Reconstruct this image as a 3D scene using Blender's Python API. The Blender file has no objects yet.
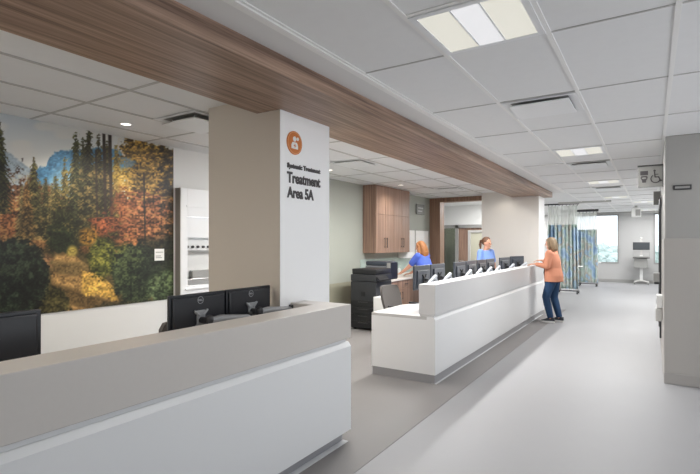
import bpy, bmesh, math, random
import numpy as np
from mathutils import Vector, Matrix, Euler

random.seed(7)
S = bpy.context.scene
COL = S.collection
PI = math.pi
R = math.radians

# ------------------------------------------------------------------ materials
def lin(c):
    return tuple(((v / 255.0) / 12.92 if v / 255.0 <= 0.04045 else ((v / 255.0 + 0.055) / 1.055) ** 2.4) for v in c)

def mat(name, rgb, rough=0.5, metal=0.0, spec=0.5, noise=None, bump=0.0, bscale=200.0):
    m = bpy.data.materials.new(name)
    m.use_nodes = True
    nt = m.node_tree
    b = nt.nodes['Principled BSDF']
    c = lin(rgb) + (1.0,)
    b.inputs['Base Color'].default_value = c
    b.inputs['Roughness'].default_value = rough
    b.inputs['Metallic'].default_value = metal
    b.inputs['Specular IOR Level'].default_value = spec
    tc = nt.nodes.new('ShaderNodeTexCoord')
    if noise:
        sc, amt = noise
        n = nt.nodes.new('ShaderNodeTexNoise')
        n.inputs['Scale'].default_value = sc
        n.inputs['Detail'].default_value = 4
        nt.links.new(tc.outputs['Object'], n.inputs['Vector'])
        mx = nt.nodes.new('ShaderNodeMix'); mx.data_type = 'RGBA'
        mx.inputs[6].default_value = tuple(v * (1 - amt) for v in c[:3]) + (1,)
        mx.inputs[7].default_value = tuple(min(1, v * (1 + amt)) for v in c[:3]) + (1,)
        nt.links.new(n.outputs['Fac'], mx.inputs[0])
        nt.links.new(mx.outputs[2], b.inputs['Base Color'])
    if bump:
        n2 = nt.nodes.new('ShaderNodeTexNoise')
        n2.inputs['Scale'].default_value = bscale
        nt.links.new(tc.outputs['Object'], n2.inputs['Vector'])
        bp = nt.nodes.new('ShaderNodeBump')
        bp.inputs['Strength'].default_value = bump
        bp.inputs['Distance'].default_value = 0.004
        nt.links.new(n2.outputs['Fac'], bp.inputs['Height'])
        nt.links.new(bp.outputs['Normal'], b.inputs['Normal'])
    return m

def wood(name, dark, light, axis='Y', freq=26.0, rough=0.42):
    """walnut veneer: long streaks of grain running along one axis"""
    m = bpy.data.materials.new(name); m.use_nodes = True
    nt = m.node_tree; b = nt.nodes['Principled BSDF']
    b.inputs['Roughness'].default_value = rough
    tc = nt.nodes.new('ShaderNodeTexCoord')
    mp = nt.nodes.new('ShaderNodeMapping')
    sc = [freq, freq, freq]
    sc['XYZ'.index(axis)] = freq * 0.022
    mp.inputs['Scale'].default_value = sc
    nt.links.new(tc.outputs['Object'], mp.inputs['Vector'])
    n = nt.nodes.new('ShaderNodeTexNoise'); n.inputs['Scale'].default_value = 1.0
    n.inputs['Detail'].default_value = 6; n.inputs['Roughness'].default_value = 0.65
    nt.links.new(mp.outputs['Vector'], n.inputs['Vector'])
    rp = nt.nodes.new('ShaderNodeValToRGB')
    rp.color_ramp.elements[0].position = 0.33; rp.color_ramp.elements[0].color = lin(dark) + (1,)
    rp.color_ramp.elements[1].position = 0.68; rp.color_ramp.elements[1].color = lin(light) + (1,)
    nt.links.new(n.outputs['Fac'], rp.inputs['Fac'])
    nt.links.new(rp.outputs['Color'], b.inputs['Base Color'])
    return m

def emit(name, rgb, strength):
    m = bpy.data.materials.new(name); m.use_nodes = True
    b = m.node_tree.nodes['Principled BSDF']
    b.inputs['Base Color'].default_value = (0.3, 0.3, 0.3, 1)
    b.inputs['Emission Color'].default_value = lin(rgb) + (1,)
    b.inputs['Emission Strength'].default_value = strength
    return m

def glass(name, tint=(235, 243, 245), refl=0.08):
    m = bpy.data.materials.new(name); m.use_nodes = True
    nt = m.node_tree; nt.nodes.clear()
    o = nt.nodes.new('ShaderNodeOutputMaterial'); t = nt.nodes.new('ShaderNodeBsdfTransparent')
    g = nt.nodes.new('ShaderNodeBsdfGlossy'); mx = nt.nodes.new('ShaderNodeMixShader')
    t.inputs['Color'].default_value = lin(tint) + (1,); g.inputs['Roughness'].default_value = 0.02
    mx.inputs[0].default_value = refl
    nt.links.new(t.outputs[0], mx.inputs[1]); nt.links.new(g.outputs[0], mx.inputs[2])
    nt.links.new(mx.outputs[0], o.inputs['Surface'])
    return m

M = {}
M['ceiling'] = mat('ceiling_tile_white', (232, 233, 234), 0.85, noise=(14, 0.02), bump=0.15, bscale=300)
M['tee'] = mat('ceiling_grid_white', (238, 238, 237), 0.5)
M['tee_grey'] = mat('ceiling_grid_grey_shade', (192, 191, 190), 0.6)  # grey of the thin joints; on the left grid it paints shadow lines
M['gypsum'] = mat('gypsum_white', (226, 226, 226), 0.8)
M['wall'] = mat('wall_paint_white', (228, 229, 228), 0.7)
M['wall_warm'] = mat('wall_paint_grey', (166, 165, 162), 0.7)
M['green'] = mat('wall_paint_sage', (164, 168, 160), 0.7)
M['green_low'] = mat('wall_guard_sage', (150, 149, 132), 0.55)
M['taupe'] = mat('column_taupe', (222, 213, 202), 0.7)
M['cream'] = mat('column_cream', (222, 219, 214), 0.7)
M['colwhite'] = mat('column_white', (250, 251, 252), 0.6)
M['floor'] = mat('floor_vinyl_light', (152, 152, 154), 0.5, 0, .4, noise=(3, 0.02))
M['band'] = mat('floor_vinyl_grey', (128, 125, 124), 0.5, 0, .4, noise=(3, 0.03))
M['beam'] = wood('walnut_beam', (98, 76, 64), (184, 154, 134), 'Y', 30)
M['cabwood'] = wood('walnut_cabinet', (112, 87, 74), (174, 143, 124), 'Z', 34)
M['portwood'] = wood('walnut_portal', (112, 86, 70), (166, 132, 110), 'Z', 28)
M['deskwhite'] = mat('desk_laminate_white', (232, 233, 234), 0.4)
M['deskgrey'] = mat('desk_solid_surface', (206, 201, 196), 0.35, noise=(40, 0.02))
M['desklight'] = mat('desk_solid_surface_light', (207, 207, 208), 0.35)
M['kick'] = mat('kick_plate_steel', (160, 160, 163), 0.4, 0.2)
M['black'] = mat('plastic_black', (26, 27, 30), 0.38)
M['monback'] = mat('monitor_back_black', (34, 36, 42), 0.3)
M['monfar'] = mat('monitor_back_sheen', (60, 66, 76), 0.3)  # black lifted to slate for the window sheen on the far backs
M['copier'] = mat('copier_charcoal', (44, 46, 50), 0.4)
M['screen'] = mat('screen_glass', (14, 15, 18), 0.12)
M['silver'] = mat('aluminium', (176, 178, 182), 0.35, 0.5)
M['armgrey'] = mat('arm_grey', (158, 160, 163), 0.4, 0.2)
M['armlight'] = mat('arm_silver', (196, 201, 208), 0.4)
M['darkmetal'] = mat('dark_metal', (70, 70, 72), 0.4, 0.5)
M['white'] = mat('white_enamel', (235, 237, 239), 0.4)
M['offwhite'] = mat('white_plastic', (222, 223, 222), 0.5)
M['grey'] = mat('grey_plastic', (150, 150, 148), 0.5)
M['lightgrey'] = mat('light_grey_plastic', (190, 189, 186), 0.5)
M['chair'] = mat('chair_fabric', (92, 88, 86), 0.9, noise=(120, 0.1))
M['chairblk'] = mat('chair_base', (38, 38, 40), 0.5)
M['steel'] = mat('stainless', (190, 190, 190), 0.3, 0.85)
M['text'] = mat('sign_letter', (66, 63, 65), 0.5)
M['orange'] = mat('sign_orange', (208, 122, 58), 0.5)
M['signwhite'] = mat('sign_white', (240, 240, 238), 0.5)
M['signgrey'] = mat('sign_panel_grey', (132, 132, 129), 0.5)
M['plaque'] = mat('sign_panel_dark', (80, 82, 74), 0.5)
M['counter'] = mat('counter_laminate', (214, 208, 200), 0.35)
M['lamp'] = emit('lamp_diffuser', (252, 249, 234), .45)
M['lampc'] = emit('lamp_lens', (250, 250, 253), .5)
M['spot'] = emit('downlight_lens', (255, 246, 232), 3.0)
M['glass'] = glass('window_glass', (253, 254, 255), .04)
M['glassdark'] = glass('door_glass', (150, 158, 150), 0.12)
M['skin'] = mat('skin', (214, 160, 134), 0.5)
M['blond'] = mat('hair_blond', (158, 104, 60), 0.55, noise=(60, 0.35))
M['brown'] = mat('hair_brown', (98, 66, 46), 0.55, noise=(60, 0.3))
M['ash'] = mat('hair_ash_blond', (150, 128, 102), 0.55, noise=(60, 0.3))
M['scrub'] = mat('scrubs_blue', (78, 104, 200), 0.85)
M['scrubl'] = mat('scrubs_light_blue', (122, 154, 220), 0.85)
M['navy'] = mat('trousers_navy', (42, 56, 118), 0.85)
M['jacket'] = mat('jacket_orange', (206, 140, 112), 0.85)
M['jeans'] = mat('jeans_blue', (38, 68, 104), 0.85, noise=(90, 0.15))
M['shirt'] = mat('shirt_dark', (44, 52, 66), 0.85)
M['shoe'] = mat('shoe_dark', (58, 62, 70), 0.7)
M['sole'] = mat('shoe_sole_white', (230, 230, 228), 0.6)
M['eye'] = mat('eye_dark', (40, 34, 32), 0.3)
M['lip'] = mat('lip', (176, 96, 88), 0.5)
M['leaf'] = mat('tree_leaf_hazed', (196, 208, 202), 0.9, noise=(1.2, 0.3))  # haze of the distance is mixed into this pale leaf colour
M['bark'] = mat('tree_bark', (96, 84, 72), 0.9)
M['lawn'] = mat('outside_ground', (150, 160, 146), 0.9)

# ------------------------------------------------------------------ mesh helpers
def NB():
    return bmesh.new()

def box(bm, x0, x1, y0, y1, z0, z1, bev=0.0, seg=2, rot=None):
    """axis aligned box with optional bevelled edges"""
    r = bmesh.ops.create_cube(bm, size=1.0)
    vs = r['verts']
    c = Vector(((x0 + x1) / 2, (y0 + y1) / 2, (z0 + z1) / 2))
    d = Vector((abs(x1 - x0), abs(y1 - y0), abs(z1 - z0)))
    for v in vs:
        p = Vector((v.co.x * d.x, v.co.y * d.y, v.co.z * d.z))
        if rot is not None:
            p = rot @ p
        v.co = p + c
    if bev:
        es = list({e for v in vs for e in v.link_edges})
        bmesh.ops.bevel(bm, geom=es, offset=bev, segments=seg, affect='EDGES', profile=0.5)

def ring(c, t, r1, r2, n, up=None):
    t = t.normalized()
    if up is None:
        up = Vector((0, 0, 1)) if abs(t.z) < 0.9 else Vector((1, 0, 0))
    a = t.cross(up).normalized(); b = a.cross(t).normalized()
    return [c + a * (r1 * math.cos(2 * PI * k / n)) + b * (r2 * math.sin(2 * PI * k / n)) for k in range(n)]

def loft(bm, rings, cap=True):
    rv = [[bm.verts.new(p) for p in r] for r in rings]
    n = len(rings[0])
    for a, b in zip(rv, rv[1:]):
        for k in range(n):
            bm.faces.new((a[k], a[(k + 1) % n], b[(k + 1) % n], b[k]))
    if cap:
        bm.faces.new(rv[0][::-1]); bm.faces.new(rv[-1])

def tube(bm, pts, rad, n=10, round_ends=False):
    """tube along a polyline; rad is one radius or one per point"""
    pts = [Vector(p) for p in pts]
    rads = rad if isinstance(rad, (list, tuple)) else [rad] * len(pts)
    rs = []
    m = len(pts)
    up = None
    for i, p in enumerate(pts):
        t = (pts[min(i + 1, m - 1)] - pts[max(i - 1, 0)])
        if up is None:
            tn = t.normalized()
            up = Vector((0, 0, 1)) if abs(tn.z) < 0.8 else Vector((1, 0, 0))
        u = up
        if abs(t.normalized().dot(u)) > 0.95:
            u = Vector((0, 1, 0))
        if round_ends and i == 0:
            tn = (pts[1] - pts[0]).normalized()
            for f in (0.97, 0.75, 0.4):
                rs.append(ring(p - tn * rads[0] * f, t, rads[0] * math.sqrt(1 - f * f), rads[0] * math.sqrt(1 - f * f), n, u))
        rs.append(ring(p, t, rads[i], rads[i], n, u))
        if round_ends and i == m - 1:
            tn = (pts[-1] - pts[-2]).normalized()
            for f in (0.4, 0.75, 0.97):
                rs.append(ring(p + tn * rads[-1] * f, t, rads[-1] * math.sqrt(1 - f * f), rads[-1] * math.sqrt(1 - f * f), n, u))
    loft(bm, rs)

def cyl(bm, p0, p1, r, n=20, r2=None):
    tube(bm, [p0, p1], [r, r2 if r2 is not None else r], n)

def ball(bm, c, sx, sy=None, sz=None, seg=16, rot=None):
    sy = sy or sx; sz = sz or sx
    r = bmesh.ops.create_uvsphere(bm, u_segments=seg, v_segments=max(8, seg // 2 + 2), radius=1.0)
    for v in r['verts']:
        p = Vector((v.co.x * sx, v.co.y * sy, v.co.z * sz))
        if rot is not None:
            p = rot @ p
        v.co = p + Vector(c)

def prism(bm, poly, y0, y1, plane='XZ'):
    """extrude an outline; plane XZ extrudes along Y, YZ along X, XY along Z"""
    def P(a, b, h):
        return {'XZ': (a, h, b), 'YZ': (h, a, b), 'XY': (a, b, h)}[plane]
    v0 = [bm.verts.new(P(a, b, y0)) for a, b in poly]
    v1 = [bm.verts.new(P(a, b, y1)) for a, b in poly]
    n = len(poly)
    bm.faces.new(v0[::-1]); bm.faces.new(v1)
    for k in range(n):
        bm.faces.new((v0[k], v0[(k + 1) % n], v1[(k + 1) % n], v1[k]))

def obj(name, bm, material, parent=None, world=False, smooth=False, kind=None):
    bmesh.ops.recalc_face_normals(bm, faces=bm.faces[:])
    me = bpy.data.meshes.new(name)
    bm.to_mesh(me); bm.free()
    if smooth:
        for p in me.polygons:
            p.use_smooth = True
        if smooth == 'auto':
            me.set_sharp_from_angle(angle=R(35))
    if material is not None:
        me.materials.append(material)
    o = bpy.data.objects.new(name, me)
    COL.objects.link(o)
    if parent is not None:
        if world:
            top = parent.parent if parent.parent else parent
            mtx = Matrix.Translation(top.location) @ top.rotation_euler.to_matrix().to_4x4()
            me.transform(mtx.inverted())
        o.parent = parent
    if kind:
        o['kind'] = kind
    return o

def thing(name, label, cat, loc=(0, 0, 0), rz=0.0, group=None):
    o = bpy.data.objects.new(name, None)
    o.empty_display_size = 0.1
    COL.objects.link(o)
    o.location = loc; o.rotation_euler = (0, 0, rz)
    o['label'] = label; o['category'] = cat
    if group:
        o['group'] = group
    return o

def tag(o, label, cat, group=None):
    o['label'] = label; o['category'] = cat
    if group:
        o['group'] = group
    return o

def struct(name, bm, m, parent=None, label=None, smooth=False):
    o = obj(name, bm, m, parent, smooth=smooth)
    o['kind'] = 'structure'
    if label:
        o['label'] = label
    return o

def dup(root, loc=None, rz=None, label=None):
    r = root.copy(); COL.objects.link(r)
    if loc is not None: r.location = loc
    if rz is not None: r.rotation_euler = (0, 0, rz)
    if label: r['label'] = label
    for ch in list(root.children):
        c = ch.copy(); COL.objects.link(c); c.parent = r
        for g in list(ch.children):
            d = g.copy(); COL.objects.link(d); d.parent = c
    return r

def text_mesh(body, width, height, depth=0.006, bold=0.0):
    """flat raised lettering, returned as a mesh spanning 0..width in x and cap height in y"""
    cu = bpy.data.curves.new('lettering', 'FONT')
    cu.body = body; cu.size = 1.0; cu.offset = bold; cu.extrude = 0.5
    cu.resolution_u = 4
    to = bpy.data.objects.new('lettering', cu); COL.objects.link(to)
    dg = bpy.context.evaluated_depsgraph_get()
    me = bpy.data.meshes.new_from_object(to.evaluated_get(dg))
    bpy.data.objects.remove(to); bpy.data.curves.remove(cu)
    co = np.empty(len(me.vertices) * 3); me.vertices.foreach_get('co', co); co = co.reshape(-1, 3)
    x0, x1 = co[:, 0].min(), co[:, 0].max()
    cap = 0.69
    co[:, 0] = (co[:, 0] - x0) * width / (x1 - x0)
    co[:, 1] = co[:, 1] * height / cap
    co[:, 2] = co[:, 2] * depth
    me.vertices.foreach_set('co', co.ravel())
    me.materials.clear()
    return me

def lettering(name, body, width, height, mtx, material, parent, bold=0.0, depth=0.006):
    me = text_mesh(body, width, height, depth, bold)
    me.transform(mtx)
    me.materials.append(material)
    o = bpy.data.objects.new(name, me); COL.objects.link(o)
    o.parent = parent
    return o

# ------------------------------------------------------------------ main dimensions (metres; +Y runs down the corridor, camera at the origin)
CEIL = 2.73
XL = -4.98            # wall on the left
YB = 21.5             # wall at the far end
YP = 11.75            # wall with the wooden portal
XD = -2.0             # corridor face of both desks

# ------------------------------------------------------------------ setting: floor, walls, ceiling
b = NB(); box(b, -7.2, 3.1, -3.1, YB + .1, -.08, 0)
struct('floor', b, M['floor'])
b = NB(); box(b, XL, -1.69, -3.0, 12.0, 0.0, 0.003); struct('floor_band', b, M['band'])

b = NB(); box(b, XL - .12, XL, -3.0, YP + .2, 0, CEIL); wl = struct('wall_left', b, M['wall'])
b = NB(); box(b, XL, XL + .006, 5.6, YP, 0.80, CEIL); struct('wall_left_green', b, M['green'])
b = NB(); box(b, XL, XL + .012, 5.6, YP, 0.0, 0.80); struct('wall_left_guard', b, M['green_low'])
b = NB(); box(b, -5.1, 3.1, -3.1, -3.0, 0, CEIL)
struct('wall_front', b, M['wall_warm'])

# far wall with two window openings
W1 = (-2.75, -1.10, .74, 2.69); W2 = (.05, .55, .74, 2.69)
b = NB()
box(b, -7.2, W1[0], YB, YB + .15, 0, CEIL); box(b, W1[1], W2[0], YB, YB + .15, 0, CEIL); box(b, W2[1], 1.0, YB, YB + .15, 0, CEIL)
for w in (W1, W2):
    box(b, w[0], w[1], YB, YB + .15, 0, w[2]); box(b, w[0], w[1], YB, YB + .15, w[3], CEIL)
struct('wall_back', b, mat('wall_paint_pale_grey', (180, 180, 180), .7))
for i, w in enumerate((W1, W2)):
    root = bpy.data.objects.new('window_%d' % (i + 1), None); COL.objects.link(root); root['kind'] = 'structure'
    root.location = (w[0], YB, w[2])
    b = NB(); f = .05
    box(b, w[0], w[0] + f, YB - .02, YB + .1, w[2], w[3]); box(b, w[1] - f, w[1], YB - .02, YB + .1, w[2], w[3])
    box(b, w[0] + f, w[1] - f, YB - .02, YB + .1, w[2], w[2] + f); box(b, w[0] + f, w[1] - f, YB - .02, YB + .1, w[3] - f, w[3])
    obj('window_frame', b, M['grey'], root, world=True)
    b = NB(); box(b, w[0] + f, w[1] - f, YB + .05, YB + .056, w[2] + f, w[3] - f); obj('window_pane', b, M['glass'], root, world=True)
b = NB(); box(b, -7.2, 1.0, YB - .015, YB, 0, .12); struct('baseboard_back', b, M['grey'])

# right wall: a block that juts out, its upper paint and lower wall guard panel
b = NB(); box(b, .12, 3.1, 6.3, 9.3, 0, CEIL, .012); struct('wall_right', b, M['wall_warm'])
b = NB(); box(b, .113, 3.0, 6.294, 9.31, .12, 1.60, .004); struct('wall_right_guard', b, mat('wall_guard_grey', (178, 174, 169), .5))
b = NB(); box(b, .111, 3.0, 6.290, 9.31, 0, .12, .004); struct('baseboard_right', b, mat('baseboard_grey', (170, 166, 162), .5))
b = NB(); box(b, .62, .75, 9.3, YB, 0, CEIL); struct('wall_right_far', b, M['wall'])
# glazed side of the lounge to the right, beside the camera
b = NB()
box(b, 3.0, 3.1, -3.0, 6.3, 0, .3); box(b, 3.0, 3.1, -3.0, 6.3, 2.6, CEIL)
box(b, 3.0, 3.1, -3.0, .6, .3, 2.6)
for y in (.6, 2.4, 4.2, 6.2):
    box(b, 3.0, 3.1, y, y + .1, .3, 2.6)
struct('wall_right_glazed', b, M['wall'])

# portal wall, corridor behind it
b = NB()
box(b, -3.40, -2.9, YP, YP + .2, 0, CEIL)
box(b, XL, -3.4, YP + .02, YP + .28, 2.70, CEIL)
struct('wall_portal', b, M['wall'])
b = NB(); box(b, XL - .02, -4.68, YP, YP + .3, 0, 2.62); box(b, XL - .02, -3.40, YP, YP + .3, 2.62, CEIL - .005)
struct('trim_portal', b, M['portwood'])
b = NB()
box(b, -7.2, -5.75, 14.5, 14.6, 0, CEIL); box(b, -3.6, -3.2, 14.5, 14.6, 0, CEIL); box(b, -5.75, -3.6, 14.5, 14.6, 2.12, CEIL)
struct('wall_passage', b, M['wall'])
b = NB(); box(b, -7.2, -7.1, 12, YB, 0, CEIL); struct('wall_passage_left', b, M['wall'])
b = NB(); box(b, -3.3, -3.2, YP + .2, 14.5, 0, CEIL); struct('wall_passage_right', b, M['wall'])
b = NB(); box(b, -7.2, XL - .1, YP + .08, YP + .18, 0, CEIL); struct('wall_passage_near', b, M['wall'])
# door with a glazed sidelight in the passage
root = bpy.data.objects.new('door_1', None); COL.objects.link(root); root['kind'] = 'structure'; root.location = (-4.6, 14.5, 0)
b = NB()
for x in (-5.75, -5.25, -3.7):
    box(b, x, x + .1, 14.44, 14.6, 0, 2.12)
box(b, -5.65, -3.7, 14.44, 14.6, 2.02, 2.12)
obj('door_frame', b, M['grey'], root, world=True)
b = NB(); box(b, -5.65, -5.25, 14.53, 14.54, 0, 2.02); obj('side_light', b, M['glassdark'], root, world=True)
b = NB(); box(b, -5.15, -4.85, 14.5, 14.55, 0, 2.02); box(b, -4.85, -3.7, 14.5, 14.55, 1.95, 2.02); box(b, -4.85, -3.7, 14.5, 14.55, 0, .3)
obj('door_leaf', b, M['cabwood'], root, world=True)
b = NB(); box(b, -4.85, -4.77, 14.48, 14.55, .3, 1.95); box(b, -4.77, -3.7, 14.48, 14.55, 1.87, 1.95); obj('vision_frame', b, M['lightgrey'], root, world=True)
b = NB(); box(b, -4.77, -3.7, 14.52, 14.54, .3, 1.87); obj('vision_panel', b, mat('frosted_panel', (190, 188, 170), .4), root, world=True)
b = NB(); cyl(b, (-5.1, 14.5, 1.0), (-5.1, 14.44, 1.0), .012); cyl(b, (-5.11, 14.44, 1.0), (-4.98, 14.44, 1.0), .01); obj('door_handle', b, M['steel'], root, world=True)
b = NB(); box(b, -7.1, -3.0, 15.6, 15.7, 0, CEIL); struct('wall_passage_back', b, M['taupe'])

# ceilings
b = NB(); box(b, -1.69, 3.1, -3.1, YB + .1, CEIL, CEIL + .1); box(b, -7.2, -1.69, 11.95, YB + .1, CEIL, CEIL + .1)
ceil_c = struct('ceiling', b, M['ceiling'])
b = NB(); box(b, -5.1, -2.5, -3.1, 11.95, CEIL, CEIL + .1)
ceil_l = struct('ceiling_left', b, M['ceiling'])
b = NB(); box(b, -2.0, -1.69, -3.1, 11.95, CEIL - .012, CEIL + .1); struct('ceiling_border', b, M['gypsum'])
# metal grid: flat tees 24 mm wide hanging 6 mm below the tiles
tw = .014
def grid(name, xs, ys, x0, x1, y0, y1, parent, main, cw):
    g = NB()
    for x in xs:
        box(g, x - tw, x + tw, y0, y1, CEIL - .007, CEIL + .002)
    struct(name, g, main, parent)
    g = NB()
    for y in ys:
        box(g, x0, x1, y - cw, y + cw, CEIL - .005, CEIL + .002)
    struct('cross_' + name, g, M['tee_grey'], parent)
YS = [2.84 + 1.2 * k for k in range(-4, 16)]
grid('grid', [-1.688, -1.088, -.488, .112, .712, 1.312, 1.912, 2.512], [y for y in YS if y < YB], -1.69, 3.0, -3.0, YB, ceil_c, M['tee'], .006)
g = NB()
for y in (2.24, 4.64, 6.44, 8.24, 10.04, 11.84, 13.64):      # cross tees beside lights and diffusers
    box(g, -1.088, -.488, y - tw, y + tw, CEIL - .005, CEIL + .002)
struct('cross_tee', g, M['tee'], ceil_c)
grid('grid', [-2.8, -3.4, -4.0, -4.6], [2.18 + 1.2 * k for k in range(-4, 9)], XL, -2.6, -3.0, YP, ceil_l, M['tee_grey'], .012)
b = NB(); box(b, -1.735, -1.688, -3.0, 11.95, CEIL - .02, CEIL - .01); struct('trim_ceiling', b, M['tee'])

# wooden beam over the desks
b = NB(); box(b, -2.71, -1.94, -3.0, 11.75, 2.60, CEIL + .02, .003); struct('beam', b, M['beam'])

# columns: taupe / cream faces towards the entrance, white face on the corridor side
def column(x0, x1, y0, y1, m_front, name):
    o = NB(); box(o, x0, x1 - .004, y0, y1, 0, CEIL)
    c = struct(name, o, m_front)
    o = NB(); box(o, x1 - .004, x1, y0 - .001, y1, 0, 2.599)
    f = struct('white_face', o, M['colwhite'], c)
    return c
colA = column(-3.28, -2.46, 2.85, 3.52, M['taupe'], 'column')
colB = column(-3.40, -2.12, 11.15, 11.80, M['cream'], 'column')

# ------------------------------------------------------------------ lighting fixtures
def lamp(x, y, power, col=(1, .99, .975)):
    l = bpy.data.lights.new('troffer_light', 'AREA'); l.shape = 'SQUARE'; l.size = .52; l.energy = power; l.color = col
    o = bpy.data.objects.new('troffer_light', l); COL.objects.link(o); o.location = (x, y, CEIL - .02)
def troffer(x0, y0, label, w=.6, l=.6, power=26, warm=False):
    t = thing('ceiling_light', label, 'ceiling light', (x0 + w / 2, y0 + l / 2, CEIL - .012), 0, 'square recessed ceiling lights over the corridor')
    f = .035
    b = NB(); z0, z1 = 0, .012
    a, c = w / 2 - .012, l / 2 - .012
    box(b, -a, -a + f, -c, c, z0, z1); box(b, a - f, a, -c, c, z0, z1); box(b, -a + f, a - f, -c, -c + f, z0, z1); box(b, -a + f, a - f, c - f, c, z0, z1)
    for x in (-.075, .075):
        box(b, x - .004, x + .004, -c + f, c - f, z0, z1)
    obj('frame', b, M['white'], t)
    for x, q in ((-a + f, -.079), (.079, a - f)):
        b = NB(); box(b, x, q, -c + f, c - f, .004, .010); obj('diffuser', b, M['lamp'], t)
    b = NB(); box(b, -.071, .071, -c + f, c - f, .003, .010); obj('centre_lens', b, M['lampc'], t)
    lamp(x0 + w / 2, y0 + l / 2, power, (1, .92, .80) if warm else (1, .99, .975))
    return t
troffer(-1.088, 2.24, 'large square ceiling light at the top of the photo, nearest of the row', power=7)
troffer(-1.088, 6.44, 'second ceiling light down the corridor, between two air diffusers', power=28)
troffer(-1.088, 10.04, 'third ceiling light down the corridor, just beyond a smaller air diffuser', power=38)
troffer(-1.088, 13.64, 'fourth ceiling light down the corridor, farthest of the straight row', power=44)
troffer(-.488, 15.6, 'small far ceiling light right of the row, near the overhead sign', power=30)
troffer(-1.088, -1.36, 'added ceiling light behind the camera position, out of the picture', power=3)  # unseen troffer added behind the camera for fill
troffer(.712, 2.24, 'added ceiling light over the right side, out of the picture', power=5)  # unseen right-hand troffers added for more light
troffer(.712, -1.36, 'added ceiling light behind and right of the camera, out of the picture', power=3)

troffer(.712, 4.64, 'added ceiling light over the right side before the wall block, out of the picture', power=5)
troffer(-4.6, -.82, 'added ceiling light over the left staff area, out of the picture', power=22, warm=True)  # unseen warm pair added to brighten the left staff area
troffer(-3.4, -.82, 'second added ceiling light over the left staff area, out of the picture', power=20, warm=True)
troffer(-5.6, 14.9, 'added ceiling light behind the glazed passage door', power=22)  # added to light the space seen through the door glass
troffer(-4.0, 13.0, 'added ceiling light in the passage behind the wooden portal', power=44)  # added to brighten the view through the portal
troffer(-4.3, 17.0, 'added ceiling light in the curtained bay, hidden by the column', power=60)  # hidden bay lights added to brighten the curtains and far floor
troffer(-4.3, 20.0, 'added ceiling light in the farther curtained bay, hidden by the column', power=55)
troffer(-.488, 19.6, 'added ceiling light near the far wall', power=48)  # another added lamp, lifts the far end of the corridor

def plaque_diffuser(cx, cy, label, drop=.036, grp='square air diffusers in the corridor ceiling'):
    t = thing('air_diffuser', label, 'air diffuser', (cx, cy, CEIL), 0, grp)
    a = .285
    b = NB()
    for s in (0, 1, 2, 3):
        rot = Matrix.Rotation(s * PI / 2, 4, 'Z')
        vs = [rot @ Vector(p) for p in ((-a, -a, -.008), (a, -a, -.008), (a - .06, -a + .06, -.001), (-a + .06, -a + .06, -.001))]
        lo = [bm_v for bm_v in (b.verts.new(v) for v in vs)]
        b.faces.new(lo)
        up = [b.verts.new(v + Vector((0, 0, -.004))) for v in vs]
        b.faces.new(up)
        for k in range(4):
            b.faces.new((lo[k], lo[(k + 1) % 4], up[(k + 1) % 4], up[k]))
    obj('outer_frame', b, M['white'], t)
    b = NB(); box(b, -a + .06, a - .06, -a + .06, a - .06, -.004, -.002); obj('dark_opening', b, M['grey'], t)
    b = NB(); box(b, -.232, .232, -.232, .232, -drop, -drop + .012, .005)
    obj('plaque', b, M['white'], t)
    for sx in (-1, 1):
        for sy in (-1, 1):
            b = NB(); box(b, sx * .16 - .008, sx * .16 + .008, sy * .16 - .008, sy * .16 + .008, -drop + .01, -.002); obj('hanger', b, M['silver'], t)
    return t
plaque_diffuser(-.788, 4.34, 'large square air diffuser nearest in the corridor ceiling')
plaque_diffuser(-.788, 7.94, 'second air diffuser along the corridor ceiling, past the second light')
plaque_diffuser(-.788, 11.54, 'far air diffuser in the corridor ceiling, beyond the third light')
plaque_diffuser(-3.7, 3.08, 'square white air diffuser in the left ceiling, touching the taupe column', .055)
plaque_diffuser(-3.7, 5.95, 'grey looking air diffuser in the ceiling just right of the lettered column', .03)
plaque_diffuser(-3.7, 9.9, 'small far air diffuser in the ceiling in front of the wooden portal', .03)

def downlight(x, y, label):
    t = thing('downlight', label, 'downlight', (x, y, CEIL), 0, 'small round recessed downlights')
    b = NB(); pr = [(.062, -.006), (.05, -.006), (.046, -.002), (.062, -.001)]
    n = 28; rs = []
    rv = [[b.verts.new((r * math.cos(2 * PI * k / n), r * math.sin(2 * PI * k / n), z)) for k in range(n)] for r, z in pr]
    for i in range(4):
        for k in range(n):
            b.faces.new((rv[i][k], rv[i][(k + 1) % n], rv[(i + 1) % 4][(k + 1) % n], rv[(i + 1) % 4][k]))
    obj('trim_ring', b, M['white'], t)
    b = NB(); cyl(b, (0, 0, -.003), (0, 0, -.001), .047, 28); obj('lens', b, M['spot'], t)
    return t
downlight(-4.40, 2.78, 'round downlight in the ceiling just in front of the forest mural')
downlight(-4.32, 8.72, 'round downlight in the ceiling in front of the wooden upper cabinet')

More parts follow.
